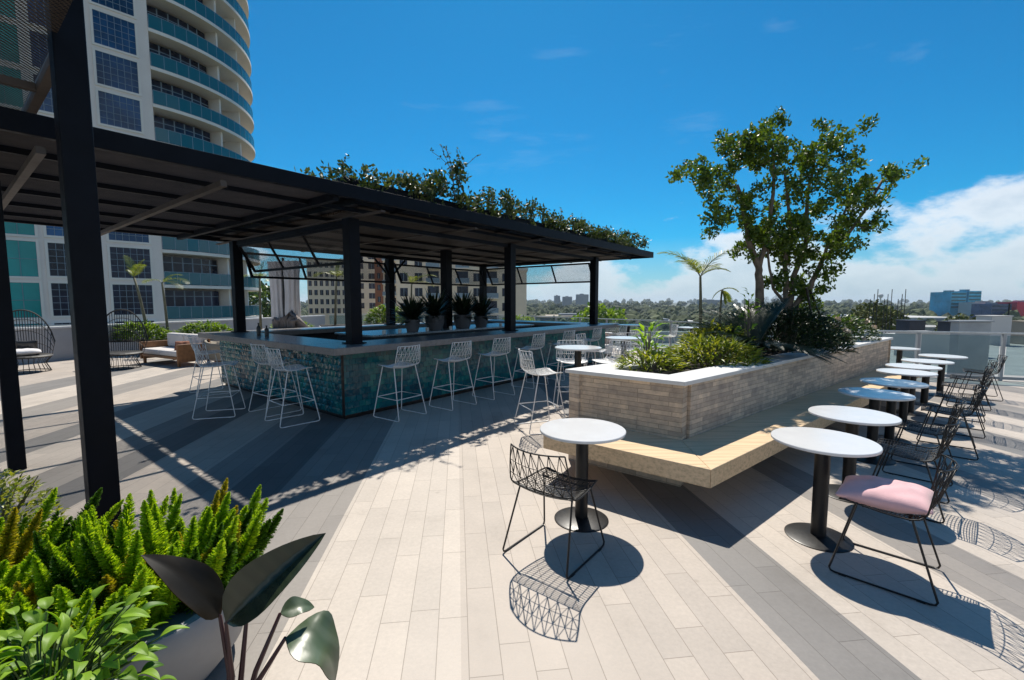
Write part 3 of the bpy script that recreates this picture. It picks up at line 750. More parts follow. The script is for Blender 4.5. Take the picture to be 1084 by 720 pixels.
MB().obox((-.19, .19, .088), (.03, 0, 0), (0, .022, -.004), (0, 0, .003)).build('fabric_label', M['tagred'], pc)

# ------------------------------------------------------------------ brick planter with wrap-round wooden bench
D = Vector((math.sin(R(50.3)), math.cos(R(50.3)), 0)); DN = Vector((D.y, -D.x, 0))
K = Vector((1.58, 4.15, 0)); KL = K+V*1.22; KF = K+D*8.0; KLF = KL+D*8.0
DANG = math.atan2(D.y, D.x); VANG = math.atan2(V.y, V.x)
pl = thing('brick_planter', 'long raised planter of thin stone strips with a white cap, full of plants', 'planter', (K+KL)/2)
def face(a, b_, z0, z1, th=.14):
    d = (b_-a).normalized(); nn = d.cross(Z)      # outward to the right of travel
    return MB().obox(a+Z*z0, b_-a, -nn*th, Z*(z1-z0))
bk_f = bricks('strip_stone_front', (.68, .54, .4), (.38, .31, .25), VANG); bk_s = bricks('strip_stone_side', (.67, .55, .43), (.4, .335, .28), DANG)
face(KL, K, 0, .965).build('wall', bk_f, pl, world=True)
face(K+D*.143, KF, 0, .965).build('wall', bk_s, pl, world=True)
face(KF, KLF, 0, .965).build('wall', bk_f, pl, world=True)
face(KLF, KL, 0, .965).build('wall', bk_s, pl, world=True)
def inset(poly, d):
    out = []; nn = len(poly)
    for i in range(nn):
        p0, p1, p2 = poly[i-1], poly[i], poly[(i+1) % nn]
        e1 = (p1-p0).normalized(); e2 = (p2-p1).normalized(); n1_ = Vector((-e1.y, e1.x, 0)); n2_ = Vector((-e2.y, e2.x, 0))
        bis = (n1_+n2_); bis = bis/bis.length_squared*2
        out.append(p1+bis*d)
    return out
quad = [KL, K, KF, KLF]
oq = inset(quad, -.03); iq = inset(quad, .30)
for i in range(4):
    j = (i+1) % 4
    b = MB(); b.prism([oq[i], oq[j], iq[j], iq[i]], .966, 1.005); b.build('cap_stone', M['cap'], pl, bevel=.004, world=True)
sq = inset(quad, .15)
b = MB(); b.prism(sq, .3, .965); b.build('soil', M['soil'], pl, world=True)

BK = Vector((1.53, 3.40, 0)); BL = BK+V*1.56; BF = BK+D*8.3
bench = thing('bench', 'pale wooden bench cantilevered round the near corner of the brick planter', 'bench', BK)
w1 = wood('pale_wood_front', (.7, .52, .33), VANG); w2 = wood('pale_wood_side', (.7, .52, .33), DANG)
g2 = .003
def seatpiece(pts, mat, name):
    MB().prism(pts, .30, .45).build(name, mat, bench, bevel=.006, world=True)
nK = K-V*0  # inner mitre corner
inn = inset([BL, BK, BF], 0)
Ko = K + (BK-K).normalized()*.004; KLo = KL+U*(-.004); KFo = KF+DN*.004
seatpiece([BL, BK-DN*0+V*.0025, Ko+V*.0025, KLo], w1, 'seat')
seatpiece([BK+D*.0, BF, KFo, Ko], w2, 'seat')

# ------------------------------------------------------------------ the multi-stemmed tree
TB = Vector((4.3, 7.2, .96))
tree = thing('shade_tree', 'multi stemmed small tree with loose dark green crown in the planter', 'tree', TB)
stems = [[(-.36, .96), (-.39, 1.67), (-.42, 2.05), (-.44, 2.28), (-.6, 2.61), (-.69, 3.07), (-.82, 3.53)], [(-.44, 2.28), (-.32, 2.75), (-.26, 3.39), (-.3, 4.1)], [(.09, .96), (.11, 1.67), (.18, 2.14), (.39, 2.61), (.4, 3.3), (.5, 3.9)],
         [(.02, .96), (.02, 1.67), (.02, 2.05), (-.02, 2.42), (.04, 2.93), (-.09, 3.75)], [(.12, .96), (.16, 1.67), (.38, 1.95), (.55, 2.38), (.9, 2.75), (1.16, 3.12), (1.4, 3.6)], [(.0, 1.2), (.02, 1.67), (-.19, 1.95), (-.28, 2.33), (-.3, 2.9)], [(.55, 2.38), (.63, 2.61), (.87, 3.16), (1.0, 3.5)]]
rad0 = [.072, .04, .05, .045, .045, .026, .024]
nodes_ = []; br_ = MB()
for si, st in enumerate(stems):
    dy = random.uniform(-.25, .25) if si not in (0, 1, 4, 6) else 0
    pts = []; rs = []
    sub = []
    for i in range(len(st)-1):
        for k in range(4): f = k/4; sub.append((st[i][0]*(1-f)+st[i+1][0]*f, st[i][1]*(1-f)+st[i+1][1]*f))
    sub.append(st[-1])
    for i, (x, z) in enumerate(sub):
        f = i/(len(sub)-1); p = Vector((TB.x+x+random.uniform(-.012, .012), TB.y+dy*f*2.2, z)); pts.append(p); rs.append(rad0[si]*(1-.72*f)+.006)
        if z > 2.0: nodes_.append((p, rs[-1]))
    br_.tube([p-TB for p in pts], rs, 8)
lobes = [(0, 2.4, .22), (.5, 2.35, .2), (-.6, 2.6, .22), (.25, 2.0, .2), (-.2, 2.75, .25), (.75, 2.6, .2), (-.31, 4.47, .25), (-.81, 4.29, .3), (-1.48, 3.8, .25), (-1.8, 3.79, .13), (-1.15, 3.53, .34), (-1.32, 2.96, .17), (-.65, 3.84, .48), (-.1, 3.98, .5), (.54, 4.16, .28), (.85, 4.35, .14), (.34, 3.53, .56), (-.25, 3.16, .52), (1.22, 3.53, .28), (1.56, 3.75, .15), (1.85, 3.84, .1),
         (1.11, 3.07, .24), (.8, 2.89, .2), (.14, 2.93, .36), (.5, 2.1, .2), (.42, 1.75, .2), (-.15, 2.1, .16), (-1.13, 4.25, .16), (.9, 3.85, .25), (-.9, 3.2, .3), (-.45, 2.95, .33), (.2, 2.7, .33), (.55, 2.75, .3), (.85, 3.4, .32), (-.1, 2.55, .2), (-.55, 4.2, .3), (.2, 4.2, .3)]
tips = []
for (x, z, r) in lobes:
    for _ in range(max(2, int(44*r))):
        p = rvec(); tips.append(Vector((TB.x+x*.96+p.x*r*.95, TB.y+p.y*(r*1.1+.15)+random.uniform(-.25, .25), 2.0+(z-2.0)*.955+p.z*r)))
base = Vector((TB.x, TB.y, 2.3)); tips.sort(key=lambda p: (p-base).length)
tw = MB(); lv = MB()
for t in tips:
    best = min(nodes_, key=lambda q: (q[0]-t).length*(1 if q[0].z < t.z+.15 else 1.8))
    p0, r0 = best; mid = (p0+t)/2+rvec()*.05*(t-p0).length+Z*-.03
    r1 = min(.014, r0*.75)
    tw.tube([q-TB for q in (p0, p0*.6+mid*.4, mid, mid*.4+t*.6, t)], [r1, r1*.85, r1*.65, r1*.45, .0025], 5)
    for f in (.35, .6, .8, 1): nodes_.append((p0.lerp(mid, f) if f < .5 else mid.lerp(t, (f-.5)*2), r1*(1-.6*f)))
    nl = random.randint(36, 62)
    for _ in range(nl):
        q = mid.lerp(t, random.random()**.5)+rvec()*.095
        leaf(lv, q-TB, rvec()+Z*.25, random.uniform(.042, .085), random.uniform(.028, .05), None, .1)
br_.add(tw.v, tw.f); br_.build('trunk', M['bark'], tree, smooth=True)
lv.build('crown', M['tree_leaf'], tree)
for (a, c, lab) in (((4.75, 7.05, 1.0), (4.5, 7.0, 1.95), 'short dark tree stake leaning left beside the trunk'), ((5.1, 7.2, 1.0), (4.62, 7.1, 1.92), 'long dark tree stake leaning left over the flowering shrub')):
    o = MB().tube([a, c], .016, 8).build('tree_stake', M['black']); tag(o, lab, 'stake', 'stakes propping the tree')

# ------------------------------------------------------------------ other plants in the planter
def shrub(name, lab, cat, c, rx, ry, rz_, cnt, L, w, mat, grp=None, upw=.3, stems_=14, flowers=0):
    t = thing(name, lab, cat, c, 0, grp); f = MB(); s = MB()
    for i in range(cnt):
        p = rvec(); p = p.normalized()*(p.length**.5); q = Vector((p.x*rx, p.y*ry, abs(p.z)*rz_))
        leaf(f, q, Vector((p.x, p.y, upw+.2*random.random()))+rvec()*.6, L*random.uniform(.6, 1.15), w*random.uniform(.7, 1.1), Z+rvec()*.5, .18)
    for i in range(stems_):
        p = rvec(); s.tube([(p.x*rx*.2, p.y*ry*.2, -.03), (p.x*rx*.5, p.y*ry*.5, rz_*.5), (p.x*rx*.8, p.y*ry*.8, rz_*.85)], [.008, .006, .003], 4)
    s.build('stem', M['bark'], t); f.build('foliage', mat, t)
    if flowers:
        for i in range(flowers):
            g_ = MB(); p = rvec(); p.z = abs(p.z); p = p.normalized(); q = Vector((p.x*rx, p.y*ry-.02, p.z*rz_))
            for _ in range(16): leafq(g_, q+rvec()*.03, p+rvec()*.8, .055, .045)
            g_.build('flower', M['petal'], t)
    return t
def onp(s, w): return K+D*s+(KL-K)*w+Z*.965         # s metres along the planter, w across (0 front, 1 back)
shrub('croton', 'low yellow green shrub spreading at the near left of the planter', 'shrub', onp(.72, .62), .36, .26, .2, 330, .13, .035, M['croton'])
shrub('croton', 'bright yellow green shrub in front of the spiky dark cycad', 'shrub', onp(1.65, .42), .62, .34, .28, 900, .14, .038, M['croton'])
shrub('croton', 'tall yellow green shrub left of the cycad, under the young palm', 'shrub', onp(2.5, .72), .5, .42, .42, 800, .15, .04, M['croton'])
shrub('leafy_plant', 'loose upright light green plant on the left rim of the planter', 'plant', onp(1.0, .76), .14, .14, .52, 60, .17, .06, M['pothos'], stems_=5)
shrub('leafy_plant', 'single slender light green sprig rising above the cycad', 'plant', onp(2.6, .42), .09, .09, .95, 46, .12, .05, M['pothos'], stems_=6)
shrub('undergrowth', 'dark low leafy shrub around the foot of the tree', 'shrub', onp(3.75, .42), 1.05, .38, .66, 2600, .14, .035, M['dark_shrub'])
shrub('undergrowth', 'dark leafy shrub behind the tree trunks at the back of the planter', 'shrub', onp(4.3, .72), 1.0, .34, .7, 1500, .15, .04, M['dark_shrub'])
shrub('flowering_shrub', 'green shrub with cream flowers right of the tree, nearer the rim', 'shrub', onp(5.2, .42), .62, .36, .42, 1000, .1, .05, M['shrub'], flowers=16)
shrub('flowering_shrub', 'bushy green shrub with cream flowers at the far end of the planter', 'shrub', onp(6.6, .44), .75, .36, .5, 1200, .1, .05, M['shrub'], flowers=20)
# cycad
def frond(mb, st, p, d, L, lw, droop, pairs=26, rw=.004, wl=.012, vshape=.5):
    pts = []; q = Vector(p); dd = Vector(d).normalized()
    for k in range(9): pts.append(q.copy()); q = q+dd*L/8; dd = (dd-Z*droop/8).normalized()
    st.tube(pts, [rw*(1-.8*i/8) for i in range(9)], 4)
    for i in range(pairs):
        f = .1+.9*i/(pairs-1); x = f*8; k = min(int(x), 7); r = x-k; c = pts[k].lerp(pts[k+1], r); ax = (pts[k+1]-pts[k]).normalized()
        s = ax.cross(Z); s = s.normalized() if s.length > .05 else Vector((1, 0, 0)); up = s.cross(ax)
        ll = lw*math.sin(math.pi*min(1, .12+.86*f))**.6
        for sg in (-1, 1):
            dv = (s*sg+ax*.75+up*vshape+rvec()*.08).normalized(); nn = up
            e = c+dv*ll*.55; t = c+dv*ll-Z*ll*.18; w_ = ax*wl/2
            mb.add([c-w_, c+w_, e+w_, e-w_, t], [(0, 1, 2, 3), (3, 2, 4)])
cyc = thing('cycad', 'dark spiky cycad with stiff radiating fronds at the foot of the tree', 'cycad', onp(2.75, .38))
f = MB(); s = MB()
for i in range(60):
    a = i*2.4; e = .1+1.05*((i*.618) % 1)
    d_ = Vector((math.cos(a)*math.cos(e), math.sin(a)*math.cos(e), math.sin(e)))
    frond(f, s, (0, 0, .12), d_, random.uniform(.8, 1.08), .13, .7, 46, .006, .007, .45)
MB().lathe([(.07, -.01), (.09, .06), (.07, .16), (.02, .17)], 12).build('trunk', M['bark'], cyc, smooth=True)
s.build('stem', M['sago'], cyc); f.build('fronds', M['sago'], cyc)
# palms
def palm(lab, loc, hgt, dirs, L, lean=(0, 0), grp='slender young palms', r=.03):
    t = thing('young_palm', lab, 'palm', loc, 0, grp); tr = MB(); f = MB(); s = MB()
    tp = Vector((lean[0], lean[1], hgt))
    tr.tube([(0, 0, -.02), Vector((lean[0]*.3, lean[1]*.3, hgt*.4)), Vector((lean[0]*.65, lean[1]*.65, hgt*.75)), tp], [r, r*.85, r*.75, r*.6], 8)
    for (ax, ay, az, k) in dirs: frond(f, s, tp, (ax, ay, az), L*k, L*.42*k, 1.35, 26, .008, .012, .12)
    tr.build('trunk', M['palmstem'], t, smooth=True); s.build('stem', M['palmstem'], t); f.build('fronds', M['palm_leaf'], t)
palm('slender young palm with yellowing fronds in the planter, left of the tree', onp(2.95, 1.02)+Vector((-.02, .05, 0)), 1.15, [(-.7, .1, 1.1, 1.2), (-.6, -.4, .9, .9), (.7, .1, 1.15, 1.3), (.5, .4, .7, .9), (.5, -.3, .5, .7), (-.3, .5, 1.1, .9)], .62, (0, .1))
palm('thin bare stemmed young palm just right of the yellowing one', onp(3.3, .98), .95, [(.6, .2, -.3, .5), (-.4, .2, -.2, .4), (.2, -.2, -.6, .45), (.5, -.4, .3, .5)], .5, (.05, .05), r=.022)

# ------------------------------------------------------------------ glass railing round the terrace
rail = thing('glass_railing', 'glass balustrade with dark posts and a steel handrail at the terrace edge', 'railing', (8.0, 11.05, 0))
RP = [Vector((x, y, 0)) for x, y in [(14.9, 8.33), (7.95, 10.95), (5.52, 15.8), (1.95, 20.08), (-2.5, 25.3), (-9.8, 24.3)]]
def rb(mb, name, mat): return mb.build(name, mat, rail, world=True)
for a, c in zip(RP, RP[1:]):
    d_ = (c-a).normalized(); L = (c-a).length; N = max(1, round(L/1.45)); st = L/N
    b = MB(); b.beam(a+Z*1.045, c+Z*1.045, .07, .035); rb(b, 'handrail', M['stainless'])
    b = MB(); b.beam(a+Z*.06, c+Z*.06, .03, .06); rb(b, 'bottom_rail', M['hvac'])
    for i in range(N):
        p = a+d_*st*i; b = MB(); b.beam(p, p+Z*1.026, .07, .05, up=d_); rb(b, 'post', M['hvac'])
        b = MB(); b.beam(p+d_*.06+Z*.56, p+d_*(st-.06)+Z*.56, .012, .86); rb(b, 'glass_panel', M['glass'])
par = thing('parapet_wall', 'low grey rendered parapet wall along the left terrace edge', 'wall', (-13.4, 13.0, 0))
PP = [Vector((-21, 4, 0)), Vector((-13.4, 13.0, 0)), Vector((-10.02, 24.4, 0))]
for a, c in zip(PP, PP[1:]):
    d_ = (c-a).normalized(); n_ = Vector((-d_.y, d_.x, 0))
    MB().obox(a, c-a, n_*.2, Z*.95).build('wall', M['parapet'], par, world=True)
    MB().obox(a-n_*.03+Z*.952, c-a, n_*.26, Z*.05).build('coping', M['cap'], par, world=True)

# ------------------------------------------------------------------ lounge corner on the left
def fan_chair(loc, rz, lab, cush):
    t = thing('fan_back_chair', lab, 'lounge chair', loc, rz, 'black fan back lounge chairs')
    b = MB()
    def bk(x, k):
        top = .5+1.02*math.sqrt(max(0, 1-(x/.56)**2)); z = .36+(top-.36)*k
        return Vector((x*(.86+.14*k), -.40+.7*x*x-.22*k, z))
    A = [-.55+1.1*i/22 for i in range(23)]
    for k in (.3, .55, .8, 1.0): b.tube([bk(x, k) for x in A], .018 if k == 1 else .007, 6)
    for x in A: b.tube([bk(x, 0), bk(x, .5), bk(x, 1)], .0075, 4)
    b.build('backrest', M['wicker'], t)
    s = MB(); s.lathe([(.05, .36), (.46, .36), (.5, .39), (.46, .42), (.05, .42)], 28, (0, 0, 0)); s.build('seat', M['wicker'], t)
    for i in range(26):
        pass
    l_ = MB()
    for i in range(26):
        a = i/26*2*math.pi; l_.tube([(math.cos(a)*.46, math.sin(a)*.46, .36), (math.cos(a)*.36, math.sin(a)*.36, .2), (math.cos(a)*.44, math.sin(a)*.44, 0.01)], .006, 4)
    l_.tube([(math.cos(i/24*2*math.pi)*.44, math.sin(i/24*2*math.pi)*.44, .012) for i in range(24)], .01, 6, closed=True)
    l_.build('base', M['wicker'], t)
    return t
fan_chair((-12.0, 11.15, 0), R(-133), 'black fan back lounge chair with a white cushion, leftmost on the terrace', 1)
fan_chair((-10.25, 11.8, 0), R(-150), 'black fan back lounge chair mostly hidden behind the tall near post', 0)
c_ = pillow('cushion', .62, .6, .16, M['canvas'], (-11.95, 11.1, .42), R(-133)); tag(c_, 'white seat cushion on the leftmost black fan back chair', 'cushion', 'lounge cushions')
c_ = pillow('cushion', .42, .4, .16, M['plastic_black'], (-12.08, 11.28, .56), R(-133), R(65)); tag(c_, 'dark throw pillow leaning in the leftmost black fan back chair', 'cushion', 'lounge cushions')
sofa = thing('sofa', 'wooden framed outdoor sofa with ivory cushions by the left hedge', 'sofa', (-9.45, 12.7, 0), R(-28))
b = MB(); b.box(-.95, .95, -.4, .42, .2, .27); b.build('frame', M['teak'], sofa, bevel=.01)
b = MB(); b.box(-1.0, -.93, -.42, .44, .12, .6); b.build('armrest', M['teak'], sofa, bevel=.01)
b = MB(); b.box(.93, 1.0, -.42, .44, .12, .6); b.build('armrest', M['teak'], sofa, bevel=.01)
b = MB(); b.box(-.92, .92, .42, .46, .28, .72); b.build('back_panel', M['teak'], sofa, bevel=.01)
for x in (-.92, .86):
    for y in (-.38, .36): b = MB(); b.box(x, x+.06, y, y+.06, 0, .198); b.build('leg', M['teak'], sofa)
for x in (-.46, .46): b = MB(); b.box(x-.45, x+.45, -.4, .36, .272, .42); b.build('seat_cushion', M['cushion'], sofa, bevel=.04)
for x in (-.46, .46): b = MB(); b.box(x-.44, x+.44, .22, .41, .425, .82); b.build('back_cushion', M['cushion'], sofa, bevel=.05)
c_ = pillow('cushion', .42, .42, .14, M['terracotta'], (-8.95, 12.35, .45), R(20), R(60)); tag(c_, 'rust brown throw pillow on the ivory sofa', 'cushion', 'lounge cushions')
for (x, y, rz, lab) in ((-8.15, 12.75, R(115), 'tan tub armchair with ivory cushion beside the wooden sofa'), (-7.45, 13.6, R(150), 'tan tub armchair behind the bar stools, farther from the sofa')):
    ac = thing('armchair', lab, 'armchair', (x, y, 0), rz, 'tan tub armchairs')
    b = MB(); A = [R(q) for q in range(-120, 121, 12)]
    vs_ = []
    for a in A:
        for (rr, z) in ((.36, .16), (.4, .42), (.42, .68-.1*abs(math.sin(a))), (.37, .68-.1*abs(math.sin(a))), (.33, .4)): vs_.append((math.sin(a)*rr, math.cos(a)*rr, z))
    b.add(vs_, [(i*5+k, i*5+k+1, (i+1)*5+k+1, (i+1)*5+k) for i in range(len(A)-1) for k in range(4)]); b.build('shell', M['tan_far'], ac, smooth=True)
    b = MB(); b.lathe([(.3, .1), (.33, .3), (.3, .44), (.26, .46), (.01, .46)], 20); b.build('seat_cushion', M['cushion'], ac, smooth=True)
    b = MB(); b.lathe([(.2, 0), (.22, .1), (.01, .1)], 16); b.build('base', M['teak'], ac)
# planter boxes with bright hedges
def boxplanter(lab, a, c, w, h, mat):
    a, c = Vector(a), Vector(c); t = thing('planter_box', lab, 'planter', a); d_ = (c-a).normalized(); n_ = Vector((-d_.y, d_.x, 0))
    MB().obox(a, c-a, n_*w, Z*(h-.06)).build('box', mat, t, world=True, bevel=.01)
    MB().obox(a+d_*.03+n_*.03+Z*(h-.058), (c-a)-d_*.06, n_*(w-.06), Z*.03).build('soil', M['soil'], t, world=True)
boxplanter('grey planter box under the hedge behind the sofa', (-13.0, 14.2, 0), (-9.6, 15.6, 0), .7, .5, M['parapet'])
shrub('hedge', 'bright green hedge with reddish leaves in the box behind the sofa', 'hedge', (-12.2, 14.9, .47), 1.0, .35, .55, 900, .2, .07, M['hedge'])
shrub('hedge', 'bright green hedge at the right end of the box behind the sofa', 'hedge', (-10.5, 15.6, .47), 1.0, .35, .5, 900, .2, .07, M['hedge'])
boxplanter('white planter box seen between the bar posts', (-6.4, 15.2, 0), (-3.6, 16.6, 0), .8, .95, M['potwhite'])
shrub('hedge', 'bright green bush in the white box seen between the bar posts', 'hedge', (-4.55, 16.5, .92), .75, .35, .65, 900, .18, .07, M['hedge'])
boxplanter('low grey planter box behind the left end of the bar', (-9.0, 15.9, 0), (-7.2, 17.2, 0), .6, .6, M['concrete'])
shrub('hedge', 'low bright green plants behind the left end of the bar', 'hedge', (-8.2, 16.9, .57), .8, .3, .45, 500, .2, .07, M['hedge'])
boxplanter('grey planter box beyond the right end of the bar', (-1.0, 19.5, 0), (1.1, 18.6, 0), .6, .7, M['concrete'])
shrub('hedge', 'small bright bush in the box beyond the right end of the bar', 'hedge', (.3, 19.3, .67), .8, .3, .45, 500, .16, .06, M['hedge'])
PG = 'young palms behind the bar and sofa'
dr = [(-1, 0, .7, 1), (.9, .2, .8, 1), (.3, -.9, .8, .9), (-.4, .8, .9, .9), (.1, .1, 1.2, .8), (.8, -.6, .5, .9)]
palm('tall slender palm behind the sofa, leaning left with an upright tuft', (-12.0, 15.0, .4), 2.1, [(-.15, 0, 1, 1), (.2, .1, 1, .9), (.45, -.2, 1, .9), (-.35, .2, .8, .6)], .75, (-.35, 0), PG, .05)
palm('slender palm with fronds drooping right, behind the sofa', (-11.5, 15.2, .4), 1.95, [(1, 0, .6, 1.1), (.9, -.2, .3, 1), (-.8, 0, .5, .8), (.3, .5, .8, .8)], .85, (-.1, 0), PG, .045)
palm('slender palm behind the left rear bar post', (-8.9, 16.1, .55), 1.95, dr, .8, (.05, 0), PG, .05)
palm('slender palm just right of the left rear bar post', (-8.3, 16.4, .55), 1.85, dr, .75, (.15, 0), PG, .045)
palm('slender palm with yellow fronds right of the white drapes', (-6.1, 15.7, .9), 1.65, dr, .85, (.1, 0), PG, .045)
palm('slender palm with arching yellow fronds behind the agaves', (-3.75, 16.9, .9), 1.45, [(.8, 0, .9, 1.2), (.9, .2, .5, 1), (-.3, 0, 1, .7), (.2, -.5, .8, .7)], .85, (.05, 0), PG, .045)
# cabana daybed with gathered white drapes
cab = thing('daybed_cabana', 'daybed with gathered white drapes on a black pole behind the bar', 'daybed', (-6.42, 12.9, 0), R(-20))
MB().tube([(0, 0, 0), (0, 0, 2.95)], .035, 10).build('pole', M['black'], cab)
def drape(x, y, w, z0, z1, tie, skew):
    vs_ = []; N = 48; lev = 16
    for i in range(lev+1):
        f = i/lev; z = z1+(z0-z1)*f; ww = w*(1-.18*math.sin(math.pi*f))*(1 if f < .86 else 1-.4*(f-.86)/.14)
        for k in range(N):
            a = 2*math.pi*k/N; r = ww/2*(1+.13*math.sin(a*9+f*1.3+x*7)+.05*math.sin(a*17))
            vs_.append((x+skew*f+r*math.cos(a), y+r*.6*math.sin(a), z))
    return MB().add(vs_, [(i*N+k, (i+1)*N+k, (i+1)*N+(k+1) % N, i*N+(k+1) % N) for i in range(lev) for k in range(N)])
drape(-.27, 0, .46, 1.0, 2.85, 0, .05).build('drape', M['canvas'], cab, smooth=True)
drape(.3, 0, .5, 1.15, 2.85, 0, -.03).build('drape', M['canvas'], cab, smooth=True)
b = MB()
for i in range(9):
    x = -.3+i*.09; b.tube([(x, -.1, .95), (x+.12, -.22-.02*(i % 3), 1.2+.06*(i % 2)), (x+.22, -.16, 1.46-.07*abs(i-5)), (x+.42, -.05, 1.0)], [.05, .065, .055, .04], 8)
b.build('folded_cover', M['canvas_grey'], cab, smooth=True)
b = MB(); b.box(-.4, 1.5, -.5, .6, .25, .8); b.build('base', M['potwhite'], cab, bevel=.02)
b = MB(); b.box(-.4, 1.5, -.5, .6, .802, .98); b.build('mattress', M['cushion'], cab, bevel=.05)

# furniture on the far part of the terrace
for (x, y, f, lab) in ((2.95, 10.2, (1, .2, 0), 'white wire bar stool alone in front of the far tables, left of the planter palms'), (3.6, 12.2, (-.3, 1, 0), 'white wire bar stool among the far high tables, second from the left'),
                       (4.3, 12.6, (-1, 0, 0), 'white wire bar stool among the far high tables, near the railing'), (3.1, 13.4, (.5, -1, 0), 'farthest white wire bar stool by the railing')):
    place(stool0, (x, y, 0), f, lab, 'white wire stools far back on the terrace')
cafe('high_table', (3.3, 12.9, 0), 1.08, 'round white high table farthest back near the railing', 'round high tables')
ls = thing('lounge_seat', 'low white lounge seat near the far railing', 'lounge seat', (2.6, 14.4, 0), R(-30))
b = MB(); b.box(-.5, .5, -.4, .4, .12, .4); b.build('seat', M['potwhite'], ls, bevel=.03)
b = MB(); b.box(-.5, .5, .25, .4, .402, .75); b.build('backrest', M['potwhite'], ls, bevel=.03)
b = MB(); b.box(-.46, .46, -.36, .36, 0, .118); b.build('base', M['black'], ls)
c_ = pillow('cushion', .6, .45, .2, M['orange'], (2.5, 13.9, .40), R(-30), R(0)); tag(c_, 'orange cushion on the low white seat past the bar end', 'cushion', 'lounge cushions')

# ------------------------------------------------------------------ foreground plants
def bowl(lab, loc, r, h, mat):
    t = thing('plant_pot', lab, 'plant pot', loc)
    MB().lathe([(r*.7, 0), (r*.9, h*.3), (r*.99, h*.75), (r, h-.02), (r-.012, h), (r-.05, h), (r-.06, h-.05)], 48).build('pot', mat, t, smooth=True, angle=50)
    MB().lathe([(r-.065, h-.07), (r*.5, h-.05), (.01, h-.045)], 32).build('soil', M['soil'], t, smooth=True)
bowl('big pale grey bowl planter under the foxtail ferns', (-1.78, 1.98, 0), .52, .42, M['potmid'])
bowl('second pale grey bowl planter at the left edge under the ferns', (-2.85, 2.05, 0), .48, .42, M['potmid'])
bowl('slim grey pot holding the light green pothos in the corner', (-1.36, 1.22, 0), .2, .5, M['potgrey'])
bowl('slim grey pot holding the dark philodendron', (-.80, 1.22, 0), .19, .44, M['potgrey'])
def foxtail(lab, loc, n_, L, spread, bias=(0, 0)):
    t = thing('foxtail_fern', lab, 'fern', loc, 0, 'foxtail ferns in the foreground'); f = MB(); s = MB()
    for i in range(n_):
        a = random.uniform(0, 2*math.pi); e = random.uniform(.5, 1.0); k = spread*random.random()**.6
        p = Vector((math.cos(a)*k*.6, math.sin(a)*k*.6, -.03))
        d_ = Vector((math.cos(a)*k*1.7+bias[0], math.sin(a)*k*1.7+bias[1], e)).normalized(); ll = L*random.uniform(.65, 1.1)
        pts = []; q = p.copy(); dd = d_.copy()
        for j in range(8): pts.append(q.copy()); q = q+dd*ll/7; dd = (dd+Z*.05+rvec()*.05).normalized()
        s.tube(pts, [.003]*7+[.001], 3, caps=False)
        rmax = random.uniform(.042, .06); nn = int(2600*ll); f.cur = 0 if random.random() < .66 else (1 if random.random() < .6 else 2)
        for j in range(nn):
            fr = (j+random.random())/nn; x = fr*7; kk = min(int(x), 6); c = pts[kk].lerp(pts[kk+1], x-kk); ax = (pts[kk+1]-pts[kk]).normalized()
            rr = rmax*(min(1, fr*5+.25))*(1-fr**2.2)**.75+.004
            dv = rvec(); dv = (dv-ax*dv.dot(ax)); 
            if dv.length < .05: continue
            dv = (dv.normalized()+ax*random.uniform(.35, .9)).normalized(); sd = dv.cross(rvec())
            if sd.length < .02: continue
            sd = sd.normalized()*.0029; tp = c+dv*rr*random.uniform(.8, 1.15)
            f.add([c-sd, c+sd, tp+sd*.7, tp-sd*.7], [(0, 1, 2, 3)])
    f.build('fronds', [M['fern'], M['fern_dark'], M['fern_gold']], t); s.build('stem', M['fern'], t)
foxtail('foxtail fern with upright plumes in the middle of the foreground', (-1.85, 1.92, .33), 66, .47, .5)
foxtail('foxtail fern leaning right over the pale paving', (-1.6, 2.1, .34), 50, .46, .34, (.16, .1))
foxtail('foxtail fern at the left edge of the foreground', (-2.6, 1.95, .34), 60, .48, .5)
foxtail('foxtail fern nearest the camera, above the pothos', (-1.75, 1.55, .3), 46, .38, .36, (0, -.12))
shrub('leafy_shrub', 'olive small leaved shrub behind the ferns beside the tall post', 'shrub', (-2.85, 2.35, .38), .42, .26, .46, 1500, .045, .022, M['croton'])
# light green pothos
pt = thing('pothos', 'light green pothos with glossy pointed leaves in the bottom left corner', 'plant', (-1.36, 1.22, .44)); f = MB(); s = MB()
def bigleaf(mb, p, tip, up, w, fold=.25, curl=.12, th=.0012, wave=0, mi=(0, 1), heart=.0):
    """a blade with a midrib: green face (slot 0) and underside (slot 1), a real sheet with thickness"""
    p, tip, up = Vector(p), Vector(tip), Vector(up); d_ = tip-p; L = d_.length; d_.normalize(); s_ = d_.cross(up).normalized(); n_ = s_.cross(d_)
    NL, NW = 14, 8; top = []
    for i in range(NL+1):
        fr = i/NL; ww = w/2*max(0.0, math.sin(math.pi*min(1, fr**.72)))**.8*(1 if fr > .1 else .6+.4*fr/.1)+.0006
        c = p+d_*L*fr+n_*(curl*L*(4*fr*(1-fr))*.5-curl*L*fr*fr*.6)
        for j in range(-NW//2, NW//2+1):
            x = j/(NW/2); top.append(c+s_*ww*x+n_*(abs(x)*ww*fold+wave*math.sin(fr*11+x*2)*abs(x)*ww))
    m_ = NW+1
    F = [(i*m_+j, i*m_+j+1, (i+1)*m_+j+1, (i+1)*m_+j) for i in range(NL) for j in range(NW)]
    mb.cur = mi[0]; mb.add([q+n_*th for q in top], F)
    mb.cur = mi[1]; mb.add([q-n_*th for q in top], [q[::-1] for q in F]); mb.cur = 0
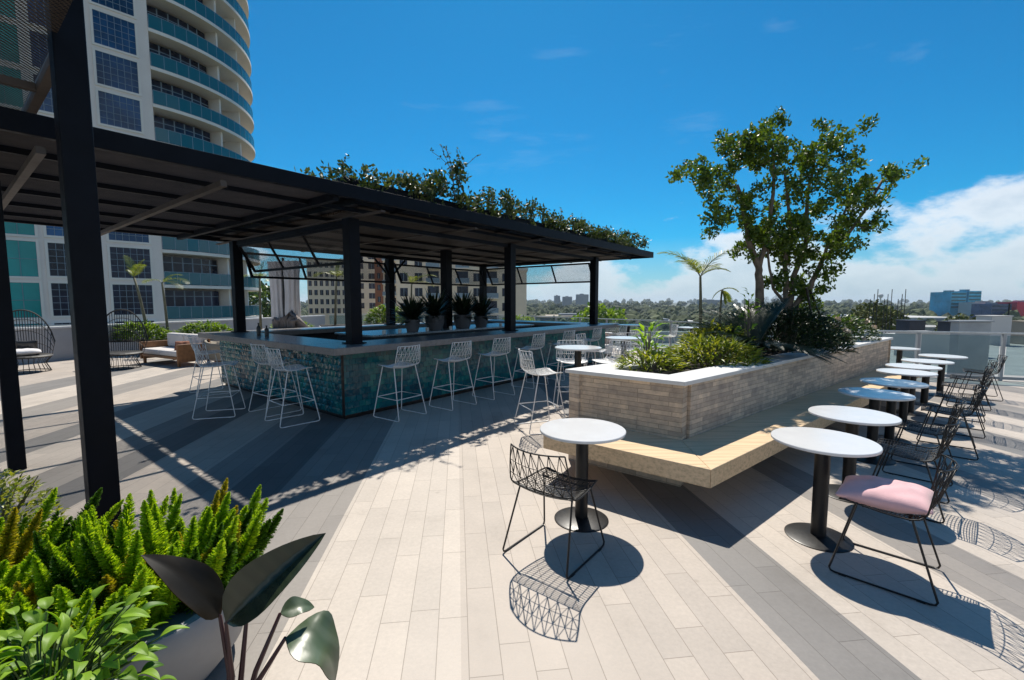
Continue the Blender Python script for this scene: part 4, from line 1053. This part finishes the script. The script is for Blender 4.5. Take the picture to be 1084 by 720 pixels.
for i in range(210):
    p = rvec(); c = Vector((p.x*.3, p.y*.2+.05, .05+.27*random.random()+.05*p.z))
    d_ = Vector((p.x, p.y-.15, .25*random.random()-.05)).normalized()
    s.tube([(p.x*.12, p.y*.1, 0), c*.6+Vector((0, 0, .05)), c], .0025, 4)
    bigleaf(f, c, c+d_*random.uniform(.05, .08), Z+rvec()*.5, random.uniform(.026, .038), .3, .25, .0008, .05)
f.build('leaves', [M['pothos'], M['pothos']], pt, smooth=True); s.build('stem', M['shrub'], pt)
# dark philodendron
ph = thing('philodendron', 'philodendron with large dark wine green blades on red stems', 'plant', (-.80, 1.22, .40)); O = Vector((-.80, 1.22, .40))
def ploc(x, y, z): return Vector((x, y, z))-O
blades = [((-.855, 1.26, .82), (-.99, 1.19, 1.06), (.55, -.25, .8), .115, .2, .18, 1), ((-.825, 1.24, .815), (-.585, 1.355, 1.025), (.1, -.75, .55), .135, .75, .10, 2),
          ((-.635, 1.20, .80), (-.475, 1.22, .69), (.35, -.1, .95), .16, .14, .55, 0), ((-.70, 1.3, .80), (-.62, 1.36, .79), (.1, -.5, .9), .06, .2, .3, 0), ((-.80, 1.3, .80), (-.81, 1.33, .89), (-.5, -.8, .2), .035, .3, .1, 0), ((-.72, 1.14, .66), (-.56, 1.10, .62), (0, -.3, 1), .1, .15, .4, 0)]
for i, (a, c, up, w, fold, curl, dk) in enumerate(blades):
    f = MB()
    bigleaf(f, ploc(*a), ploc(*c), up, w, fold, curl, .0012, (.12, .05, .06)[dk], (0, 1))
    mats = [M['blade_dark'], M['blade_dark']] if dk == 1 else ([M['blade_gloss'], M['blade_top']] if dk == 2 else [M['blade_top'], M['blade_dark']])
    o = f.build('leaf', mats, ph, smooth=True)
    if dk: o['label'] = 'large wine black upright blade'
    s = MB(); q = ploc(*a); s.tube([(random.uniform(-.03, .03), random.uniform(-.03, .03), -.02), q*.5+Vector((-q.x*.08, 0, .05)), q, q.lerp(ploc(*c), .3)], [.011, .008, .0055, .003], 7); s.build('leaf_stalk', M['blade_stem'], ph, smooth=True)

# ------------------------------------------------------------------ apartment tower on the left
TU = Vector((math.sin(R(42)), math.cos(R(42)), 0)); TN = Vector((TU.y, -TU.x, 0))
T0 = Vector((-32.8, 37.6, 0)); TR = 11.0; TP = 3.46; FH = 3.05; NF = 13
tower = thing('apartment_tower', 'tall cream apartment tower with teal glass balconies sweeping round its corner', 'tower', T0)
def tb(mb, name, mat, parent=tower, **k): return mb.build(name, mat, parent, world=True, **k)
def tp(t, n_, z=0): return T0+TU*t+TN*n_+Z*z
TC = tp(TP, -TR)
def arc(r, a0, a1, N=28): return [TC+TN*(r*math.cos(a0+(a1-a0)*i/N))+TU*(r*math.sin(a0+(a1-a0)*i/N)) for i in range(N+1)]
TOP = 3.3+FH*(NF-.6)
body = [tp(-22, 0), tp(TP-.62, 0), tp(TP-.62, -2.2)]+arc(TR-2.2, R(4), R(90), 20)+[tp(TP+TR-2.2, -26), tp(-22, -26)]
b = MB(); b.prism(body, GZ, TOP); tb(b, 'wall', M['tower_wall'])
b = MB(); b.obox(tp(TP-.62, -2.2, GZ), TU*.64, TN*2.2, Z*(TOP-GZ)); tb(b, 'pilaster', M['tower_wall'])
def window(t0, t1, z0, z1, nx, nz, glass):
    o = tb(MB().obox(tp(t0, .012, z0), TU*(t1-t0), TN*.02, Z*(z1-z0)), 'window', glass)
    f = MB(); w = .03
    for i in range(nx+1): x = t0+(t1-t0)*i/nx; f.obox(tp(x-w/2, .033, z0), TU*w, TN*.035, Z*(z1-z0))
    for i in range(nz+1): z = z0+(z1-z0)*i/nz; f.obox(tp(t0, .033, z-w/2), TU*(t1-t0), TN*.03, Z*w)
    tb(f, 'mullions', M['muntin'], o)
    g_ = MB(); e = .16
    for (a0, a1, b0, b1) in ((t0-e, t1+e, z1, z1+e), (t0-e, t1+e, z0-e, z0), (t0-e, t0, z0, z1), (t1, t1+e, z0, z1)): g_.obox(tp(a0, .006, b0), TU*(a1-a0), TN*.08, Z*(b1-b0))
    tb(g_, 'surround', M['slab_white'], o)
for k in range(-1, NF-1):
    z0 = .62+FH*k; low = k < 2
    window(0, 2.59, z0, z0+2.5, 6, 5, M['win_dark'] if low else M['win_blue'])
    window(-3.55, -.95, z0, z0+2.5, 6, 5, M['win_dark'] if low else M['win_blue'])
    window(-5.94, -4.16, z0-.1, z0+2.5, 2, 2, M['win_teal']); window(-8.6, -6.6, z0-.1, z0+2.5, 2, 2, M['win_teal'])
A0, A1 = R(0), R(97)
for k in range(-1, NF):
    z0 = .15+FH*k
    ob = arc(TR+.12, A0, A1); ib = arc(TR-2.15, A0, A1)
    sl_ = tb(MB().prism(ob+ib[::-1], z0-.28, z0), 'balcony', M['slab_white'], smooth=False)
    # glass balustrade in separate panes along the arc
    gl = MB(); N = 20
    pts = arc(TR+.04, A0+.005, A1, N)
    for i in range(N):
        a, c = pts[i], pts[i+1]; d_ = (c-a).normalized(); gl.beam(a+d_*.02+Z*(z0+.58), c-d_*.02+Z*(z0+.58), .03, 1.06)
    tb(gl, 'balustrade', M['rail_teal'], sl_)
    hr = MB()
    for i in range(N):
        hr.beam(pts[i]+Z*(z0+1.13), pts[i+1]+Z*(z0+1.13), .05, .04); hr.beam(pts[i]+Z*(z0+.02), pts[i]+Z*(z0+1.11), .04, .04, up=TU)
    tb(hr, 'handrail', M['muntin'], sl_)
    # recessed glazing
    gz = MB(); fr = MB(); P = arc(TR-1.5, R(1), R(31), 6)
    for i in range(6):
        gz.beam(P[i]+Z*(z0+1.3), P[i+1]+Z*(z0+1.3), .05, 2.55)
        fr.beam(P[i]+Z*(z0+.02), P[i]+Z*(z0+2.6), .09, .09, up=TU)
        fr.beam(P[i]+Z*(z0+2.05), P[i+1]+Z*(z0+2.05), .08, .06)
    tb(fr, 'frame', M['muntin'], tb(gz, 'balcony_glazing', M['win_dark']))
    for a in (R(33), R(50)):
        p = TC+TN*(math.cos(a)*(TR-2.1))+TU*(math.sin(a)*(TR-2.1)); q = TC+TN*(math.cos(a)*(TR-.5))+TU*(math.sin(a)*(TR-.5))
        if k < NF-1: tb(MB().beam(p+Z*(z0+1.39), q+Z*(z0+1.39), .22, 2.75), 'balcony_fin', M['slab_white'])
    P = arc(TR-2.14, R(53), R(84), 4); gz = MB()
    for i in range(4): gz.beam(P[i]+Z*(z0+1.3), P[i+1]+Z*(z0+1.3), .05, 2.3)
    tb(gz, 'balcony_glazing', M['win_dark'])
b = MB(); b.obox(tp(-22, .002, -.35), TU*(TP+21.4), TN*.5, Z*.3); tb(b, 'ledge', M['slab_white'])
b = MB(); b.obox(tp(-3.6, .004, -2.8), TU*6.6, TN*.1, Z*2.3); tb(b, 'lower_glazing', M['win_dark'])

# ------------------------------------------------------------------ mid-rise blocks behind the bar
def block(name, lab, x0, x1, y, depth, top, floors, bays, ww, wh, mat, slant=0, balc=(), fh=3.0, rows=5, cat='building', grp=None):
    o_ = Vector((x0, y, 0)); a = Vector((x1, y+slant, 0))-o_; L = a.length; a.normalize(); n_ = Vector((a.y, -a.x, 0))
    t = thing(name, lab, cat, (x0, y, GZ), 0, grp)
    def bb(mb, nm, m, par=t): return mb.build(nm, m, par, world=True)
    bb(MB().obox(o_+Z*GZ, a*L, -n_*depth, Z*(top-GZ)), 'wall', mat)
    bb(MB().obox(o_+n_*.25-a*.25+Z*top, a*(L+.5), -n_*(depth+.5), Z*.5), 'roof_edge', M['slab_white'])
    for r in range(rows):
        z = top-(r+1)*fh+.55
        for c in range(bays):
            x = (c+.5)*L/bays
            if c in balc:
                s_ = bb(MB().obox(o_+a*(x-ww*.9)+Z*(z-.5), a*ww*1.8, n_*1.3, Z*.18), 'balcony', M['slab_white'])
                bb(MB().obox(o_+a*(x-ww*.9)+n_*1.2+Z*(z-.32), a*ww*1.8, n_*.06, Z*.95), 'balustrade', M['muntin'], s_)
                bb(MB().obox(o_+a*(x-ww*.75)+Z*(z-.31), a*ww*1.5, n_*.05, Z*(wh+.7)), 'window', M['win_dark'])
            else:
                w_ = bb(MB().obox(o_+a*(x-ww/2)+Z*z, a*ww, n_*.05, Z*wh), 'window', M['win_dark'])
                bb(MB().obox(o_+a*(x-.05)+n_*.051+Z*z, a*.1, n_*.04, Z*wh), 'mullion', M['muntin'], w_)
    return t
block('apartment_block', 'wide cream apartment block with many small paired windows, seen past the white drapes', -67, -48.2, 150, 20, 15.2, 6, 11, 1.0, 1.7, M['cream'], 4, rows=6, grp='blocks behind the bar')
block('apartment_block', 'cream block with wide windows, left of the orange strip', -48, -41.3, 118+22, 18, 17, 6, 2, 1.9, 1.7, M['cream'], 1, rows=6, grp='blocks behind the bar')
block('apartment_block', 'narrow orange rendered stair tower between cream blocks', -35.3, -33.2, 118, 10, 16, 5, 1, .8, 1.4, M['terracotta'], 0, rows=5, grp='blocks behind the bar')
block('apartment_block', 'pale block of stacked balconies right beside the orange strip', -33.15, -29.5, 118, 10, 15, 5, 1, 1.9, 1.7, M['cream'], 0, (0,), rows=6, grp='blocks behind the bar')
block('apartment_block', 'nearest cream apartment block with balconies, behind the bar plants', -23.2, .2, 92, 22, 11.2, 5, 8, 1.5, 1.65, M['cream'], 2, (2, 4, 6), rows=6, grp='blocks behind the bar')
block('apartment_block', 'low cream annex at the right end of the nearest apartment block', .25, 3.0, 94.1, 14, 8.0, 3, 1, .01, .01, M['cream'], 0, rows=1, grp='blocks behind the bar')

# ------------------------------------------------------------------ neighbouring roof beyond the railing
nb = thing('neighbouring_building', 'low flat roofed white building just beyond the glass railing', 'building', (30, 30, GZ))
def nbp(mb, nm, m): return mb.build(nm, m, nb, world=True)
nbp(MB().prism([(15.5, 9.2), (8.6, 11.9), (9.5, 34), (62, 34), (62, 4), (16, 4)], GZ, -1.3), 'wall', M['roofwhite'])
nbp(MB().obox((9.5, 33.4, -1.298), (52, 0, 0), (0, .5, 0), (0, 0, .8)), 'parapet', M['white_far'])
def hv(lab, x0, x1, y0, y1, z0, z1, mat, louv=False, grp='rooftop boxes beyond the railing', leg=False):
    t = thing('rooftop_unit', lab, 'rooftop unit', ((x0+x1)/2, (y0+y1)/2, z0), 0, grp)
    MB().box(x0, x1, y0, y1, z0, z1-.06).build('casing', mat, t, world=True, bevel=.015)
    MB().box(x0-.05, x1+.05, y0-.05, y1+.05, z1-.058, z1).build('lid', mat, t, world=True, bevel=.01)
    if louv:
        b = MB()
        for i in range(7): z = z0+.15+i*(z1-z0-.35)/7; b.box(x0+.1, x1-.1, y0-.05, y0-.004, z, z+.06)
        b.build('louvre', M['muntin'], t, world=True)
hv('tall pale grey screen panel straight behind the far cafe tables', 14.55, 15.6, 14.8, 15.1, -1.298, 1.12, M['hvac'])
hv('white square rooftop housing beyond the tall grey screen panel', 21.5, 23.2, 24.0, 25.5, -1.298, .1, M['white_far'])
hv('white rooftop housing topped by a dark fan box, nearer the planter end', 24.6, 26.6, 28.2, 30, -1.298, -.35, M['white_far'])
hv('dark fan box on the white rooftop housing, left one of two', 25.0, 26.0, 28.6, 29.6, -.348, .55, M['hvac_dark'])
hv('dark fan box on a white plinth, right one of two', 24.5, 25.6, 25.2, 26.2, -.3, .62, M['hvac_dark'])
hv('low white plinth under the right dark fan box', 24.2, 25.9, 24.9, 26.5, -1.298, -.302, M['white_far'])
hv('louvred white cabinet behind the railing at the right edge', 15.9, 17.1, 13.0, 13.8, -1.298, .55, M['white_far'], True)
hv('tan rooftop housing beyond the tall grey screen panel', 36, 41, 31, 33, -1.298, .35, M['tan_far'])
hv('small white rooftop housing at the back edge of the neighbouring roof', 33.2, 34.6, 31.5, 32.6, -1.298, .75, M['white_far'])
# bare reinforcement posts and a far guard rail on that roof
b = MB()
rt = thing('rebar_cluster', 'cluster of thin dark steel rods standing on the neighbouring roof', 'steel rods', (26, 32.5, -1.3), 0)
for i in range(9): MB().tube([(25.4+i*.33, 32.4+.1*(i % 3), -1.298), (25.4+i*.33+.02*(i % 2), 32.4+.1*(i % 3), 1.9+.35*((i*7) % 3))], .022, 6).build('rod', M['black'], rt, world=True)
gr = thing('guard_rail', 'thin dark guard rail along the back of the neighbouring roof', 'railing', (45, 32.9, -1.3), 0)
for z in (-.15, .35): MB().beam((36, 32.95, z), (60, 32.95, z), .05, .05).build('rail', M['black'], gr, world=True)
for i in range(9): MB().beam((36+i*3, 33.05, -1.298), (36+i*3, 33.05, .42 if i % 2 else 1.6), .06, .06, up=Vector((1, 0, 0))).build('post', M['black'], gr, world=True)

# ------------------------------------------------------------------ distant skyline
def sky_block(name, lab, x0, x1, y, d_, top, mat, cols=0, rows=0, wm='navy_far'):
    t = thing(name, lab, 'building', ((x0+x1)/2, y, GZ))
    MB().box(x0, x1, y, y+d_, GZ, top).build('wall', M[mat], t, world=True)
    w = x1-x0
    MB().box(x0+w*.3, x0+w*.6, y+d_*.3, y+d_*.6, top+.01, top+max(1.5, (top-GZ)*.05)).build('roof_house', M['grey_far'], t, world=True)
    for r in range(rows):
        z = top-(r+.85)*(min(top-GZ, rows*3.6))/rows
        MB().box(x0+w*.04, x1-w*.04, y-.2, y-.01, z, z+1.7).build('window_band', M[wm], t, world=True)
sky_block('office_tower', 'slim grey far tower, leftmost of three on the horizon', 140, 158, 1500, 25, 20, 'grey_far', rows=5, wm='grey_far')
sky_block('office_tower', 'grey far tower, middle one of three on the horizon', 170, 200, 1520, 25, 17, 'grey_far', rows=5, wm='grey_far')
sky_block('office_tower', 'broadest grey far tower, rightmost of three on the horizon', 210, 248, 1480, 25, 24, 'grey_far', rows=6, wm='grey_far')
sky_block('glass_office', 'teal glass block on the right horizon, left half', 480, 497, 500, 25, 12, 'teal_far', rows=5, wm='rail_teal')
sky_block('glass_office', 'teal glass block on the right horizon, right half behind a white pier', 499, 513, 500, 25, 13, 'teal_far', rows=5, wm='rail_teal')
sky_block('white_office', 'low white building in front of the teal glass blocks', 484, 522, 480, 15, .5, 'white_far', rows=2)
sky_block('glazed_office', 'dark blue glazed low building left of the red block', 478, 498, 455, 20, -1, 'navy_far', rows=4, wm='win_blue')
sky_block('red_building', 'plain red clad block at the right edge of the horizon', 500, 528, 452, 20, 1, 'red_far')
sky_block('warehouse', 'long flat tan roofed building beyond the bar end', 18, 78, 330, 40, -9, 'tan_far', rows=1)
sky_block('warehouse', 'pale flat roofed building beyond the middle of the railing', 95, 150, 360, 40, -14, 'white_far', rows=1)
sky_block('warehouse', 'low white roofed building in front of the right hand tree belt', 215, 330, 330, 50, -10, 'white_far', rows=1)
sky_block('warehouse', 'wide grey roofed building beyond the neighbouring roof', 120, 190, 190, 30, -9, 'roofwhite', rows=1)
sky_block('far_slab', 'long pale slab building faint on the horizon above the planter', 620, 700, 1500, 30, 6, 'grey_far', rows=3, wm='grey_far')
wt = thing('water_tower', 'tiny water tower on the horizon right of the tree', 'water tower', (1290, 1600, GZ))
MB().lathe([(3, 0), (2.2, 25), (2.2, 36), (7, 42), (8, 46), (6, 50), (.1, 52)], 14, (0, 0, 0)).build('tank', M['white_far'], wt, smooth=True)

# ------------------------------------------------------------------ suburb trees as far as one can see
def blob(): 
    bm = bmesh.new(); bmesh.ops.create_icosphere(bm, subdivisions=2, radius=1)
    vs_ = [v.co.copy() for v in bm.verts]; fs = [tuple(v.index for v in f.verts) for f in bm.faces]; bm.free(); return vs_, fs
BV, BFc = blob()
def crown(mb, c, rx, rz_):
    ph_ = [random.uniform(0, 6) for _ in range(3)]
    mb.add([c+Vector((p.x*rx*(1+.22*math.sin(p.y*5+ph_[0])+random.uniform(-.16, .16)), p.y*rx*(1+.22*math.sin(p.z*5+ph_[1])), p.z*rz_*(1+.2*math.sin(p.x*6+ph_[2])+random.uniform(-.14, .14)))) for p in BV], BFc)
ft = MB()
random.seed(21)
for i in range(9000):
    y = 150*(1.0/(1-random.random()*.972))**1.0 if i > 700 else random.uniform(95, 260)
    y = min(y, 6000); a = random.uniform(R(-40), R(60)); x = y*math.tan(a) if a < R(57) else y*1.5
    if -75 < x < 8 and y < 190: continue
    if x < 0 and y < 120: continue
    if x/y < -.5 and y < 140: continue
    rr = random.uniform(2.6, 5.5)*(1+y/1600); crown(ft, Vector((x, y, GZ+rr*random.uniform(.6, 1.3)+(y/500))), rr, rr*random.uniform(.8, 1.25))
tag(ft.build('tree_belt', M['far_tree']), 'sea of suburban trees reaching to the horizon', 'trees', kind='stuff')
def fartree(lab, loc, rx, rz_, mat):
    t = thing('broadleaf_tree', lab, 'tree', loc, 0, 'nearer trees beyond the terrace'); f = MB()
    for i in range(1500):
        p = rvec(); p = p.normalized()*(p.length**.4); k = 1+.25*math.sin(p.x*5)*math.sin(p.z*4+1)
        leafq(f, Vector((p.x*rx*k, p.y*rx*k, rz_*1.1+p.z*rz_*k)), rvec(), rx*.2, rx*.12)
    MB().tube([(0, 0, -8), (0, 0, rz_)], [.3, .15], 8).build('trunk', M['bark'], t); f.build('crown', mat, t)
fartree('round yellow green tree beyond the far end of the planter', (80, 100, -7.5), 5.2, 4.0, M['far_tree_y'])
fartree('olive green tree right of the yellow green one, beyond the roof', (118, 118, -11), 5.5, 4.0, M['far_tree_y'])
fartree('bushy green tree beyond the bar end, above the railing', (26, 130, -9), 7, 4.5, M['hedge'])
fartree('green tree left of the white drapes, beyond the tower', (-62, 112, -4), 6, 5, M['shrub'])

# ------------------------------------------------------------------ the humid air between here and the horizon
hzb = MB(); hzb.box(-9500, 9500, -2000, 9500, GZ-1, 60)
hm = bpy.data.materials.new('haze_air'); hm.use_nodes = True; n_, l_ = nt(hm); n_.clear()
ho = n_.new('ShaderNodeOutputMaterial'); pv = n_.new('ShaderNodeVolumePrincipled'); l_.new(pv.outputs[0], ho.inputs['Volume'])
pv.inputs['Color'].default_value = (.75, .86, .97, 1); pv.inputs['Density'].default_value = .00009; pv.inputs['Anisotropy'].default_value = .3
tag(hzb.build('haze', hm), kind='stuff')
